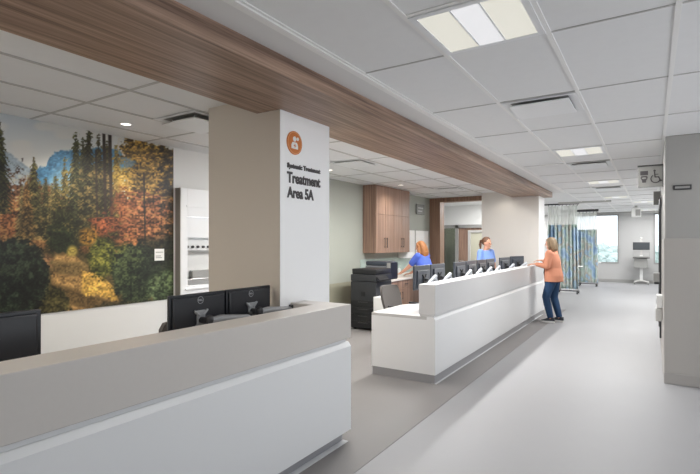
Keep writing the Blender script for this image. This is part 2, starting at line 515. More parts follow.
def spot(x, y, z, power, size=1.7, col=(1, .93, .82)):
    l = bpy.data.lights.new('downlight_beam', 'SPOT'); l.energy = power; l.spot_size = size; l.spot_blend = .9; l.shadow_soft_size = .05; l.color = col
    o = bpy.data.objects.new('downlight_beam', l); COL.objects.link(o); o.location = (x, y, z)
downlight(-4.40, 6.3, 'round downlight in the ceiling peeking out right of the lettered column')
downlight(-4.40, .4, 'added round downlight over the left staff area, out of the picture')  # unseen downlight added to light the left staff area
for y, p in ((2.78, 70), (.4, 25), (6.3, 60), (8.72, 28)):
    spot(-4.40 if y < 8 else -4.32, y, CEIL - .02, p, 2.5)
downlight(-2.82, 10.85, 'downlight beside the wooden beam washing the cream column')
spot(-2.82, 10.85, CEIL - .02, 5, 2.4)
def fill_strip(y, label, power=26):  # unseen strips added to brighten the staff area and its ceiling
    t = thing('fill_strip', label, 'strip light', (-2.86, y, CEIL - .03), 0, 'added fill strips along the far side of the wooden beam')
    b = NB(); box(b, -.075, -.06, -.6, .6, 0, .03); box(b, .06, .075, -.6, .6, 0, .03); box(b, -.06, .06, -.6, -.585, 0, .03); box(b, -.06, .06, .585, .6, 0, .03); obj('frame', b, M['white'], t)
    b = NB(); box(b, -.06, .06, -.585, .585, .012, .02); obj('diffuser', b, M['lamp'], t)
    l = bpy.data.lights.new('fill_strip', 'AREA'); l.shape = 'RECTANGLE'; l.size = .11; l.size_y = 1.15; l.energy = power; l.color = (1, .985, .96)
    o = bpy.data.objects.new('fill_strip_lamp', l); COL.objects.link(o); o.location = (-2.86, y, CEIL - .035)
for y, w_, p_ in ((4.6, 'nearest', 30), (6.2, 'second', 44), (7.8, 'third', 44), (9.2, 'farthest', 13)):
    fill_strip(y, w_ + ' added fill strip hidden behind the wooden beam', p_)

# ------------------------------------------------------------------ mural
def vnoise(x, y, seed):
    xi = np.floor(x).astype(np.int64); yi = np.floor(y).astype(np.int64)
    xf = x - xi; yf = y - yi
    xf = xf * xf * (3 - 2 * xf); yf = yf * yf * (3 - 2 * yf)
    def h(a, c):
        n = (a * 374761393 + c * 668265263 + seed * 1442695041) & 0x7fffffff
        n = ((n ^ (n >> 13)) * 1274126177) & 0x7fffffff
        n = n ^ (n >> 16)
        return (n & 0xffff) / 65535.0
    return (h(xi, yi) * (1 - xf) + h(xi + 1, yi) * xf) * (1 - yf) + (h(xi, yi + 1) * (1 - xf) + h(xi + 1, yi + 1) * xf) * yf

def paint_mural(a, c):
    """forest photograph: a runs 0..173 along the print, c runs 117..313 from its top to its bottom"""
    n1 = vnoise(a / 1.6, c / 1.3, 1); n2 = vnoise(a / 4.5, c / 3.6, 2); n3 = vnoise(a / 14, c / 11, 3)
    tex = 0.5 * n1 + 0.32 * n2 + 0.18 * n3
    img = np.zeros(a.shape + (3,))
    def put(mask, col, tx=0.0, alpha=1.0):
        col = np.array(col, float)
        f = .94 + tx * (tex - .5) * 2.0
        k = (np.clip(mask, 0, 1) * alpha)[..., None]
        img[:] = img * (1 - k) + (col * f[..., None]) * k
    def sm(v, w=1.5):
        return np.clip(v / w + .5, 0, 1)
    wob = (n2 - .5) * 5 + (n1 - .5) * 3
    # sky, hazy towards the ridge
    t = np.clip((c - 117) / 60, 0, 1)
    img[:] = (1 - t)[..., None] * np.array([176, 184, 190.]) + t[..., None] * np.array([212, 210, 202.])
    put(sm(vnoise(a / 22, c / 9, 8) - .6, .3), (216, 214, 208), 0, .6)
    # mountains
    left = np.interp(a, [-80, -40, 0, 10, 26, 34, 44, 60], [140, 150, 149, 153, 166, 170, 166, 190])
    put(sm(c - left - wob * .4, 2), (158, 172, 182), .18)
    right = np.interp(a, [30, 38, 46, 50, 55, 60, 67, 80, 112, 120, 126, 134, 150], [190, 168, 166, 158, 152, 150, 151, 150, 148, 150, 160, 176, 200])
    put(sm(c - right - wob * .5, 2), (82, 134, 170), .35)
    put(sm(c - right - 22 - wob, 14), (150, 182, 198), .3, .8)
    # misty golden wood behind
    put(sm(c - 192 - 7 * np.sin(a / 9) - wob * 2, 9), (128, 102, 68), .6)
    put(sm(c - 212 - wob * 3, 14), (84, 60, 38), .8)
    put(sm(26 - np.hypot((a - 13), (c - 207) * .9) - wob * 6, 9), (116, 74, 46), 1.1, .9)
    put(sm(16 - np.hypot((a - 36), (c - 224) * 1.0) - wob * 4, 7), (78, 52, 34), .9)
    put(sm(12 - np.hypot((a - 46), (c - 218) * .5) - wob * 4, 7), (160, 112, 66), .8, .75)
    def conifer(x0, y0, y1, hw, col, tx=1.0, dark=(38, 38, 24)):
        t = np.clip((c - y0) / (y1 - y0), 0, 1.0)
        tier = np.mod((c - y0) / 4.6 + (n3 - .5) * 1.6 - np.abs(a - x0) * .16 + .3 * np.sign(a - x0) * np.sin(x0), 1.0)
        w = hw * t ** .8 * (.5 + .62 * tier) + .35
        d = w - np.abs(a - x0) + (n1 - .5) * 4.0 + (n2 - .5) * 2.5
        shade = .55 + .6 * tier
        m = sm(d, 1.8) * (c > y0 - 1) * (c < y1)
        f = (shade * (.95 + tx * (tex - .5) * 1.7))[..., None]
        colr = np.array(col, float) * (1 - t[..., None] * .75) + np.array(dark, float) * (t[..., None] * .75)
        k = m[..., None]
        img[:] = img * (1 - k) + colr * f * k
    for x0, y0, hw in ((29, 176, 7), (40, 182, 7), (52, 184, 8), (22, 186, 8), (118, 158, 8), (94, 150, 9), (59, 182, 8), (-30, 160, 12), (-48, 150, 13)):
        conifer(x0, y0, 240, hw, (122, 112, 74), .8, (86, 74, 46))
    conifer(34, 158, 232, 14, (104, 98, 58))
    conifer(46, 178, 236, 10, (84, 80, 50))
    conifer(27, 182, 238, 10, (112, 84, 50))
    conifer(0, 121, 214, 15, (62, 64, 42))
    conifer(-16, 128, 224, 16, (52, 56, 36))
    conifer(56, 176, 244, 11, (92, 88, 54))
    conifer(65, 158, 244, 9, (106, 98, 58))
    conifer(83, 138, 244, 14, (72, 74, 48))
    conifer(76, 131, 246, 16, (74, 76, 48))
    conifer(89, 127, 246, 18, (60, 60, 40))
    conifer(99, 132, 246, 15, (76, 70, 44))
    conifer(107, 140, 240, 12, (62, 58, 36))
    conifer(116, 146, 238, 10, (112, 98, 50))
    conifer(60, 196, 250, 11, (52, 54, 30))
    conifer(70, 204, 250, 11, (44, 46, 26))
    # golden larch on the right with rust below, layered branches, dark edge
    br = .5 + .5 * np.sin(c * 1.15 + (n2 - .5) * 6 + np.abs(a - 144) * .10)
    edge = np.minimum(a - 121 - wob * 3, c - 136 - np.abs(a - 138) * .3 - wob * 2.5)
    put(sm(edge, 4), (106, 86, 44), 1.0)
    put(sm(edge, 4) * sm(br * .7 + n1 * .6 - .72 - (a - 140) * .006, .35), (176, 140, 66), .6, .85)
    put(sm(np.minimum(a - 118 - wob * 3, c - 194 - wob * 4), 10), (96, 62, 40), 1.0, .92)
    put(sm(np.minimum(a - 120 - wob * 3, c - 190 - wob * 3), 8) * sm(br * .8 + n1 * .5 - .75, .35), (158, 98, 66), .5, .8)
    put(sm(8 - np.hypot((a - 122), (c - 176) * .6) - wob * 2, 5), (186, 152, 66), .8, .75)
    put(sm(5 - np.hypot((a - 128) * .9, c - 164) - wob * 1.5, 3), (120, 156, 182), .1, .7)
    put(sm(a - 163 - wob * 3, 8) * sm(.75 - n2, .4), (52, 44, 30), .9, .9)
    # warm low sun catching the trees
    wood_ = sm(c - 158 - np.abs(a - 88) * .25 + 26 * (a > 118), 10) * sm(246 - c, 8)
    put(wood_ * sm(n2 * .7 + n3 * .6 - .78, .25) * sm(n1 - .42, .3), (168, 128, 74), .4, .34)
    # bare trunks
    for x0, y0, y1, w in ((104, 131, 224, 1.5), (110, 133, 226, 1.7), (144, 172, 246, .8), (96, 150, 225, .8)):
        put(sm(w - np.abs(a - x0 - (c - y0) * .02), 1.2) * (c > y0) * (c < y1), (44, 36, 30), .4)
    # red bushes by the path
    put(sm(14 - np.hypot((a - 104), (c - 226) * 1.3) - wob * 3.5, 5), (138, 80, 52), .9)
    put(sm(9 - np.hypot((a - 122), (c - 205) * .6) - wob * 3, 6), (138, 84, 52), .8, .8)
    put(sm(10 - np.hypot((a - 88), (c - 238) * .9) - wob * 2, 6), (140, 104, 44), .9)
    # dark gap of spruces at the end of the path
    put(sm(14 - np.hypot((a - 62) * .9, (c - 240) * .7) - wob * 2, 8), (34, 40, 24), .7)
    # ground
    put(sm(c - 254 - wob, 3), (76, 66, 42), .6)
    pl = np.interp(c, [253, 262, 272, 285, 300, 316], [57, 52, 50, 52, 36, 20])
    pr_ = np.interp(c, [253, 262, 272, 285, 300, 316], [70, 84, 96, 112, 118, 118])
    path = np.minimum(np.minimum(a - pl, pr_ - a), c - 254) - wob * .8
    put(sm(path, 3), (160, 126, 78), .6)
    put(sm(np.minimum(path, 6 - np.abs(c - 268 - (a - 60) * .05) + wob), 3), (98, 82, 52), .5, .85)
    put(sm(np.minimum(path, 7 - np.abs(c - 292 - (a - 55) * .28) + wob), 3), (92, 74, 46), .5, .9)
    put(sm(np.minimum(np.minimum(path, a - 82), 11 - np.abs(c - 284 - (a - 90) * .2) + wob), 3), (196, 156, 78), .6)
    put(sm(5 - np.hypot((a - 72), (c - 251) * .9) - wob * .6, 3), (158, 140, 70), .6)
    put(sm(a * 0 + 8 - np.hypot((a - 38) * .55, (c - 262)) - wob, 4), (150, 108, 76), .7, .8)
    # bushes
    def bush(x0, y0, rx, ry, col, hi):
        d = 1 - np.hypot((a - x0) / rx, (c - y0) / ry)
        put(sm(d * rx - wob * 1.2, 3), col, .9)
        put(sm(n2 + n1 * .5 - .95 + .5 * d * ((x0 - a) / rx * .6 + (y0 - c) / ry), .5) * sm(d * rx - wob * 1.2, 3), hi, .5, .6)
    bush(45, 305, 26, 20, (62, 58, 34), (92, 84, 50))
    bush(14, 278, 36, 40, (24, 30, 24), (58, 66, 48))
    bush(-34, 270, 40, 46, (26, 32, 26), (60, 68, 48))
    bush(103, 258, 15, 20, (74, 78, 36), (140, 132, 62))
    bush(126, 262, 14, 18, (70, 76, 38), (120, 120, 60))
    bush(138, 274, 26, 31, (44, 52, 36), (86, 96, 58))
    put(sm(np.minimum(a - 140 - wob * 2, 24 - np.abs(c - 262)), 8), (36, 42, 32), .6, .8)
    bush(166, 288, 20, 18, (62, 74, 50), (112, 124, 86))
    put(sm(c - 301 - (160 - a) * .05 - wob, 4) * sm(a - 95, 6), (54, 54, 36), .6, .8)
    return np.clip((img - 92) * 1.12 + 98, 4, 245)

TH = R(32.45); FPX = 475.0
MY0, MY1, MZ0, MZ1 = .55, 3.77, .865, CEIL - .004
NA, NZ = 440, 250
yy, zz = np.meshgrid(np.linspace(MY0, MY1, NA), np.linspace(MZ0, MZ1, NZ))
dep = 4.97 * math.sin(TH) + yy * math.cos(TH)
aa = 350 + FPX * (-4.97 * math.cos(TH) + yy * math.sin(TH)) / dep      # measurements of the print were taken off the photograph
cc = 243 - FPX * (zz - 1.55) / dep
rgb = paint_mural(aa, cc) / 255.0
rgbl = np.where(rgb <= .04045, rgb / 12.92, ((rgb + .055) / 1.055) ** 2.4)
me = bpy.data.meshes.new('mural')
vx = np.stack([np.full(yy.size, XL + .006), yy.ravel(), zz.ravel()], 1)
idx = np.arange(NA * NZ).reshape(NZ, NA)
fc = np.stack([idx[:-1, :-1], idx[:-1, 1:], idx[1:, 1:], idx[1:, :-1]], -1).reshape(-1, 4)
me.from_pydata(vx.tolist(), [], fc.tolist())
ca = me.color_attributes.new('print', 'FLOAT_COLOR', 'POINT')
ca.data.foreach_set('color', np.concatenate([rgbl.reshape(-1, 3), np.ones((yy.size, 1))], 1).astype(np.float32).ravel())
mm = bpy.data.materials.new('printed_mural'); mm.use_nodes = True
at = mm.node_tree.nodes.new('ShaderNodeAttribute'); at.attribute_name = 'print'
mm.node_tree.links.new(at.outputs['Color'], mm.node_tree.nodes['Principled BSDF'].inputs['Base Color'])
mm.node_tree.nodes['Principled BSDF'].inputs['Roughness'].default_value = .4
me.materials.append(mm)
mural = bpy.data.objects.new('forest_print', me); COL.objects.link(mural)
mt = thing('wall_mural', 'large autumn forest and mountain mural covering the left wall', 'mural', (XL, 2.1, MZ0))
me.transform(Matrix.Translation((-XL, -2.1, -MZ0))); mural.parent = mt
b = NB(); box(b, XL + .0005, XL + .0055, MY0, MY1, MZ0, MZ1); obj('backing', b, M['darkmetal'], mt, world=True)
# small white caption card on the mural
t = thing('caption_card', 'small white caption card near the right edge of the forest mural', 'card', (XL + .007, 3.57, 1.41))
b = NB(); box(b, 0, .004, -.065, .065, -.07, .07, .001); obj('card', b, M['signwhite'], t)
b = NB()
for z, w in ((.03, .10), (-.015, .07), (-.035, .085)):
    box(b, .004, .0048, -.05, -.05 + w, z - .004, z + .004)
obj('printed_line', b, M['grey'], t)

# ------------------------------------------------------------------ white safety cabinet right of the mural
t = thing('safety_cabinet', 'tall white cabinet with lit glass sash between mural and taupe column', 'cabinet', (XL + .05, 4.6, 0))
x0, x1 = XL + .001, -4.87
b = NB(); box(b, x0, x1 - .02, 3.80, 3.83, 0, 2.23); box(b, x0, x1 - .02, 5.37, 5.40, 0, 2.23); box(b, x0, x0 + .01, 3.83, 5.37, 0, 2.2); box(b, x0, x1 - .02, 3.83, 5.37, 2.2, 2.23)
obj('side_panel', b, mat('cabinet_side_grey', (132, 128, 124), .4, .3), t, world=True)
b = NB()
box(b, x1 - .02, x1, 3.80, 3.90, 0, 2.23, .003); box(b, x1 - .02, x1, 5.30, 5.40, 0, 2.23, .003)
box(b, x1 - .02, x1, 3.90, 5.30, 1.88, 2.23, .003); box(b, x1 - .02, x1, 3.90, 5.30, 0, 1.02, .003)
box(b, x1, x1 + .012, 3.88, 5.32, 2.00, 2.02); box(b, x1, x1 + .02, 3.86, 5.34, .97, .985)
obj('front_frame', b, M['white'], t, world=True)
b = NB(); box(b, x0 + .01, x0 + .012, 3.83, 5.37, 1.02, 1.9); obj('back_panel', b, M['offwhite'], t, world=True)
b = NB(); box(b, x1 - .035, x1 - .03, 3.90, 5.30, 1.62, 1.88); obj('sash', b, M['white'], t, world=True)
b = NB(); box(b, x0 + .012, x1 - .025, 3.90, 5.30, 1.44, 1.46); obj('shelf', b, M['steel'], t, world=True)
b = NB(); box(b, x0 + .012, x1 - .025, 3.9, 5.3, 1.02, 1.10, .004); obj('work_tray', b, M['steel'], t, world=True)
for k in range(10):
    b = NB(); cyl(b, (x0 + .012, 3.96 + k * .085, 1.50), (x0 + .035, 3.96 + k * .085, 1.50), .017, 14)
    obj('knob', b, M['darkmetal'], t, world=True, smooth='auto')
b = NB(); box(b, x0 + .02, x1 - .03, 4.0, 4.5, 1.10, 1.20, .006)
b = NB(); box(b, x0 + .02, x0 + .05, 3.95, 5.25, 1.875, 1.895); obj('fill_tube', b, emit('cabinet_fill', (240, 247, 255), 5.0), t, world=True)  # glowing strip added to brighten the cabinet inside
b = NB(); box(b, x0 + .02, x1 - .03, 4.0, 4.5, 1.10, 1.20, .006)
tag(obj('tool_tray', b, M['grey']), 'grey tray lying inside the white cabinet beside the column', 'tray')

# ------------------------------------------------------------------ desks
def desk(name, label, y0, y1, ends, upper_mat, parts):
    pass

# near desk
t = thing('reception_desk', 'long foreground reception desk with grey raised counter and white front', 'desk', (-2.2, .3, 0))
def upper_profile(b, y0, y1, xi=-2.23, z0=.80, z1=1.07):
    box(b, xi, XD, y0, y1, z0, z1, .004)
YN = 3.16; Y0_ = 4.89
b = NB(); box(b, -2.23, XD, -2.6, YN, .805, 1.07, .004); box(b, -2.458, -2.225, 2.97, YN, .805, 1.07, .004)
obj('raised_counter', b, M['deskgrey'], t, world=True)
b = NB()
prism(b, [(-2.12, .086), (XD, .086), (XD, .742), (XD - .025, .775), (-2.12, .775)], -2.6, YN, 'XZ')
box(b, -2.20, -2.03, -2.6, YN - .03, .77, .81)
box(b, -2.458, -2.12, YN - .03, YN, .086, .775)
obj('front_panel', b, M['deskwhite'], t, world=True)
b = NB(); box(b, -2.42, XD - .05, -2.6, YN - .05, .003, .09); obj('kick_plate', b, M['kick'], t, world=True)
b = NB(); box(b, -2.95, -2.20, -2.6, 2.83, .71, .74, .003); obj('worksurface', b, M['desklight'], t, world=True)
for y in (-2.4, .9, 2.7):
    b = NB(); box(b, -2.9, -2.85, y, y + .05, .003, .71); obj('leg', b, M['silver'], t, world=True)

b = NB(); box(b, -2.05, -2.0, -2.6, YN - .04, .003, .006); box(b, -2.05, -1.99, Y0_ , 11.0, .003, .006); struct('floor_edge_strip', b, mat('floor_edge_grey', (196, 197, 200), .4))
# far desk
t = thing('nurse_station_desk', 'long white nurse station desk with raised counter in the middle of the room', 'desk', (-2.4, 8.0, 0))
Y0, Y1 = 4.88, 11.02
b = NB(); box(b, -2.195, XD, Y0, Y1, .755, 1.092, .004); obj('raised_counter', b, M['desklight'], t, world=True)
b = NB()
prism(b, [(-2.10, .10), (XD, .10), (XD, .70), (XD - .02, .735), (-2.10, .735)], Y0, Y1, 'XZ')
box(b, -2.80, -2.10, Y0, Y0 + .04, .10, .70)
box(b, -2.19, -2.02, Y0 + .02, Y1 - .02, .73, .76)
obj('front_panel', b, M['deskwhite'], t, world=True)
b = NB(); prism(b, [(-2.80, Y0 + .002), (-2.02, Y0 + .002), (-2.02, Y1), (-2.60, Y1), (-2.60, 6.0), (-2.80, 5.7)], .70, .732, 'XY'); obj('worksurface', b, mat('worksurface_grey', (196, 195, 194), .4), t, world=True)
b = NB(); box(b, -2.795, -2.02, Y0 + .012, Y0 + .05, .003, .10); box(b, -2.09, -2.012, Y0 + .012, Y1, .003, .10); obj('kick_plate', b, M['kick'], t, world=True)
for y in (6.4, 7.8, 9.2, 10.9):
    b = NB(); box(b, -2.58, -2.10, y, y + .03, .003, .70); obj('support_panel', b, M['deskwhite'], t, world=True)

# ------------------------------------------------------------------ monitors on arms
def monitor(label, near=True, w=.49, h=.29, group=None, stand=False):
    """local frame: back of the screen faces +X, width along Y, origin at the clamp on the worksurface"""
    t = thing('monitor', label, 'monitor', (0, 0, 0), 0, group)
    zc = .34 if near else .385
    b = NB(); box(b, -.022, .0, -w / 2, w / 2, zc - h / 2, zc + h / 2, .006)
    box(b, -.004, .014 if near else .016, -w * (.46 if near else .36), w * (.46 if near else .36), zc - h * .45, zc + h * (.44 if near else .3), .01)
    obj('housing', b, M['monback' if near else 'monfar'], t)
    b = NB(); box(b, -.0235, -.0215, -w / 2 + .01, w / 2 - .01, zc - h / 2 + .014, zc + h / 2 - .01); obj('screen', b, M['screen'], t)
    b = NB(); box(b, .013, .024, -.035, .035, zc - .085, zc + .035, .004)
    for sy in (-1, 1):
        for sz in (-1, 1):
            tube(b, [(.02, sy * .02, zc - .025 + sz * .03), (.022, sy * .05, zc - .025 + sz * .056)], [.012, .009], 8, True)
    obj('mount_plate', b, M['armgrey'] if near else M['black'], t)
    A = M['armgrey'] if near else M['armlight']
    if stand:
        b = NB(); box(b, .0, .02, -.03, .03, .012, zc - .03, .004); obj('stand_post', b, M['black'], t)
        b = NB(); box(b, -.09, .09, -.12, .12, 0, .012, .004); obj('stand_base', b, M['black'], t)
    elif near:
        b = NB(); cyl(b, (.026, 0, zc - .03), (.075, 0, zc - .03), .022); ball(b, (.08, .02, zc - .03), .03, .03, .035)
        obj('tilt_joint', b, M['darkmetal'], t, smooth='auto')
        b = NB(); tube(b, [(.085, .03, zc - .035), (.09, .10, zc - .03), (.09, .38, zc - .055)], [.024, .027, .02], 12, True)
        o = obj('upper_arm', b, A, t, smooth='auto')
        b = NB(); tube(b, [(.09, .38, zc - .02), (.09, .38, .12)], .019, 12); tube(b, [(.09, .38, .13), (.0, .2, .12)], .02, 12, True); obj('lower_arm', b, M['darkmetal'], t, smooth='auto')
        b = NB(); cyl(b, (.0, .2, .0), (.0, .2, .13), .018); box(b, -.05, .05, .15, .25, 0, .015, .004); obj('clamp', b, M['darkmetal'], t, smooth='auto')
    else:
        b = NB(); cyl(b, (.02, 0, zc - .03), (.06, .03, zc - .04), .02); obj('tilt_joint', b, M['black'], t, smooth='auto')
        b = NB(); tube(b, [(.07, .02, zc - .075), (.11, .15, zc + .005)], [.019, .025], 12, True); obj('upper_arm', b, A, t, smooth='auto')
        b = NB(); tube(b, [(.11, .15, zc - .01), (.15, .15, zc - .14)], .018, 12); tube(b, [(.15, .15, zc - .14), (.18, .15, .02)], .016, 12); obj('lower_arm', b, A, t, smooth='auto')
        b = NB(); cyl(b, (.18, .15, .0), (.18, .15, .05), .02); box(b, .14, .22, .10, .20, 0, .015, .004); obj('clamp', b, A, t, smooth='auto')
    return t

def logo(t, w=.49, zc=.34):
    b = NB(); n = 36; c = Vector((.0155, 0, zc + .100))
    for r0, r1 in ((.021, .0245),):
        i_ = [b.verts.new(c + Vector((0, r0 * math.cos(2 * PI * k / n), r0 * math.sin(2 * PI * k / n)))) for k in range(n)]
        o_ = [b.verts.new(c + Vector((0, r1 * math.cos(2 * PI * k / n), r1 * math.sin(2 * PI * k / n)))) for k in range(n)]
        for k in range(n):
            b.faces.new((i_[k], i_[(k + 1) % n], o_[(k + 1) % n], o_[k]))
    r = obj('emblem_ring', b, M['silver'], t)
    mtx = Matrix.Translation((.0155, -.0175, zc + .094)) @ Matrix(((0, 0, 1, 0), (1, 0, 0, 0), (0, 1, 0, 0), (0, 0, 0, 1)))
    lettering('emblem_letters', 'DELL', .035, .012, mtx, M['silver'], r, .02, .001)

gm = 'black monitors behind the foreground reception desk'
near_mon = monitor('black monitor with round silver emblem, left one of the pair before the taupe column', True, .465, .29, group=gm)
logo(near_mon)
near_mon.location = (-2.54, 2.125, .732)
dup(near_mon, (-2.53, 2.585, .735), R(1), 'black monitor with round silver emblem, right one of the pair before the taupe column')
left_mon = monitor('black monitor cut off by the left edge of the photo', True, .49, .29, group=gm, stand=True)
left_mon.location = (-2.54, .915, .74)

gf = 'black monitors along the nurse station desk'
far_mon = monitor('black monitor nearest on the nurse station desk, in front of the red-haired nurse', False, .50, .30, group=gf)
far_mon.location = (-2.45, 5.57, .732 + .03 - .03)
spots = [
    (6.09, 0, 'second monitor along the nurse station desk, just right of the red-haired nurse'),
    (6.97, 0, 'third monitor along the nurse station desk, first after the gap'),
    (7.49, 0, 'fourth monitor along the nurse station desk, left of the nurse with the ponytail'),
    (8.06, 0, 'fifth monitor along the nurse station desk, left one of the two before the ponytail nurse'),
    (8.58, 0, 'sixth monitor along the nurse station desk, right one of the two before the ponytail nurse'),
    (9.56, -8, 'seventh monitor along the nurse station desk, before the cream column'),
    (10.58, -20, 'last monitor at the far end of the nurse station desk, nearest the woman in orange'),
]
for y, a, lb in spots:
    dup(far_mon, (-2.45, y, .732), R(a), lb)

# ------------------------------------------------------------------ office chairs
def office_chair(label):
    """seat faces +X"""
    t = thing('office_chair', label, 'chair', (0, 0, 0), 0, 'grey office chairs behind the desks')
    b = NB(); box(b, -.24, .24, -.24, .24, .44, .51, .03, 3); obj('seat', b, M['chair'], t, smooth='auto')
    b = NB()
    rs = []
    for k in range(9):
        z = .56 + k * .045
        hw = .21 + .025 * math.sin(PI * k / 8) - (.03 if k == 8 else 0)
        x = -.23 - .018 * k * .6
        n = 15
        pts = []
        for j in range(n):
            y = -hw + 2 * hw * j / (n - 1)
            pts.append(Vector((x - .05 * (1 - (y / hw) ** 2) + .02, y, z)))
        for j in range(n - 1, -1, -1):
            y = -hw + 2 * hw * j / (n - 1)
            pts.append(Vector((x - .05 * (1 - (y / hw) ** 2) - .02, y, z)))
        rs.append(pts)
    loft(b, rs); obj('backrest', b, M['chair'], t, smooth='auto')
    b = NB(); tube(b, [(-.05, 0, .43), (-.25, 0, .45), (-.315, 0, .62), (-.33, 0, .75)], .018, 10); obj('back_support', b, M['chairblk'], t, smooth='auto')
    b = NB(); cyl(b, (0, 0, .08), (0, 0, .44), .028); obj('gas_lift', b, M['chairblk'], t, smooth='auto')
    for k in range(5):
        an = 2 * PI * k / 5 + .3
        d = Vector((math.cos(an), math.sin(an), 0))
        b = NB(); tube(b, [Vector((0, 0, .11)), d * .29 + Vector((0, 0, .075))], [.026, .018], 8)
        lg = obj('base_arm', b, M['chairblk'], t, smooth='auto')
        b = NB(); e = d * .28; p = Vector((-d.y, d.x, 0)) * .02
        cyl(b, e - p + Vector((0, 0, .033)), e + p + Vector((0, 0, .033)), .03, 14); obj('caster', b, M['chairblk'], lg, smooth='auto')
    for sy in (-1, 1):
        b = NB(); tube(b, [(-.02, sy * .24, .45), (-.02, sy * .28, .5), (-.02, sy * .28, .64)], .014, 8); box(b, -.13, .10, sy * .28 - .03, sy * .28 + .03, .64, .665, .008); obj('armrest', b, M['chairblk'], t, smooth='auto')
    return t
ch = office_chair('grey office chair behind the near end of the nurse station desk')
ch.location = (-2.98, 6.22, .003); ch.rotation_euler = (0, 0, R(-6))
dup(ch, (-2.90, 2.53, .003), R(0), 'dark office chair mostly hidden behind the left monitor of the foreground desk')

# ------------------------------------------------------------------ work area at the green wall
gx = XL + .013
# upper cabinet
t = thing('upper_cabinet', 'walnut upper wall cabinet on the green wall, reaching the ceiling', 'cabinet', (XL, 9.1, 1.345))
cy0, cy1, cx1 = 8.30, 9.86, -4.66
b = NB(); box(b, gx, cx1 - .02, cy0, cy1, 1.345, CEIL - .004); obj('body', b, M['cabwood'], t, world=True)
n = 4; wd = (cy1 - cy0) / n
for k in range(n):
    for z0, z1, nm in ((1.348, 2.13, 'door'), (2.136, CEIL - .01, 'upper_door')):
        b = NB(); box(b, cx1 - .018, cx1, cy0 + k * wd + .003, cy0 + (k + 1) * wd - .003, z0, z1, .002)
        d = obj(nm, b, M['cabwood'], t, world=True)
        if nm == 'door':
            y = cy0 + (k + 1) * wd - .05 if k % 2 == 0 else cy0 + k * wd + .05
            b = NB(); cyl(b, (cx1 + .025, y, 1.45), (cx1 + .025, y, 1.66), .006, 10); cyl(b, (cx1, y, 1.47), (cx1 + .025, y, 1.47), .005, 8); cyl(b, (cx1, y, 1.64), (cx1 + .025, y, 1.64), .005, 8)
            obj('handle', b, M['darkmetal'], d, world=True, smooth='auto')
# base cabinet and counter
t = thing('base_cabinet', 'walnut base cabinet under the pale worktop behind the chair', 'cabinet', (-4.6, 9.2, 0))
b = NB(); box(b, gx, -4.14, 7.87, 10.55, .10, .825); obj('body', b, M['cabwood'], t, world=True)
b = NB(); box(b, gx, -4.20, 7.90, 10.55, .003, .10); obj('kick_plate', b, M['kick'], t, world=True)
nb = 6; wd = (10.55 - 7.87) / nb
for k in range(nb):
    b = NB(); box(b, -4.138, -4.12, 7.87 + k * wd + .003, 7.87 + (k + 1) * wd - .003, .11, .66, .002); d = obj('door', b, M['cabwood'], t, world=True)
    y = 7.87 + (k + 1) * wd - .05 if k % 2 == 0 else 7.87 + k * wd + .05
    b = NB(); cyl(b, (-4.098, y, .45), (-4.098, y, .60), .006, 10); cyl(b, (-4.12, y, .46), (-4.098, y, .46), .005, 8); cyl(b, (-4.12, y, .59), (-4.098, y, .59), .005, 8); obj('handle', b, M['darkmetal'], d, world=True)
    b = NB(); box(b, -4.138, -4.12, 7.87 + k * wd + .003, 7.87 + (k + 1) * wd - .003, .667, .82, .002); d = obj('drawer', b, M['cabwood'], t, world=True)
    y = 7.87 + (k + .5) * wd
    b = NB(); cyl(b, (-4.098, y - .06, .745), (-4.098, y + .06, .745), .006, 10); cyl(b, (-4.12, y - .05, .745), (-4.098, y - .05, .745), .005, 8); cyl(b, (-4.12, y + .05, .745), (-4.098, y + .05, .745), .005, 8); obj('handle', b, M['darkmetal'], d, world=True)
b = NB(); box(b, gx, -4.10, 7.862, 10.58, .825, .862, .004); tag(obj('worktop', b, M['counter']), 'pale worktop on the walnut base cabinets along the green wall', 'worktop')
b = NB(); box(b, gx - .004, gx + .006, 8.2, 10.6, .87, 1.215); tag(obj('backsplash', b, mat('backsplash_green', (178, 196, 190), .25)), 'pale green backsplash panel between worktop and walnut upper cabinet', 'backsplash')
# boards on the wall
for k, (ya, yb, lb) in enumerate(((10.22, 10.78, 'white wall board beside the walnut cabinet, left of its twin'), (10.80, 11.62, 'white wall board nearest the wooden portal, right of its twin'))):
    t = thing('whiteboard', lb, 'whiteboard', (XL, (ya + yb) / 2, 1.22), 0, 'white boards on the green wall')
    b = NB(); box(b, gx, gx + .018, ya, yb, 1.22, 1.86, .002); obj('board', b, M['signwhite'], t, world=True)
    b = NB(); box(b, gx + .018, gx + .03, ya, ya + .012, 1.22, 1.86); box(b, gx + .018, gx + .03, yb - .012, yb, 1.22, 1.86); obj('edge_trim', b, M['lightgrey'], t, world=True)
t = thing('towel_dispenser', 'white box dispenser below the right end of the walnut upper cabinet', 'dispenser', (-4.85, 10.2, 1.22))
b = NB(); box(b, gx + .008, -4.72, 9.87, 10.2, 1.20, 1.335, .012); obj('body', b, M['white'], t, world=True)
b = NB(); box(b, gx + .03, -4.75, 9.92, 10.15, 1.193, 1.2); obj('slot', b, M['grey'], t, world=True)
t = thing('wall_plaque', 'small dark grey square plaque on the green wall beside the portal', 'sign', (gx, 11.12, 2.4))
b = NB(); box(b, 0, .015, -.25, .25, -.13, .13, .004); obj('panel', b, M['plaque'], t)
b = NB(); box(b, .015, .018, -.16, .16, .02, .05); box(b, .015, .018, -.16, .10, -.06, -.03); obj('printed_line', b, M['grey'], t)

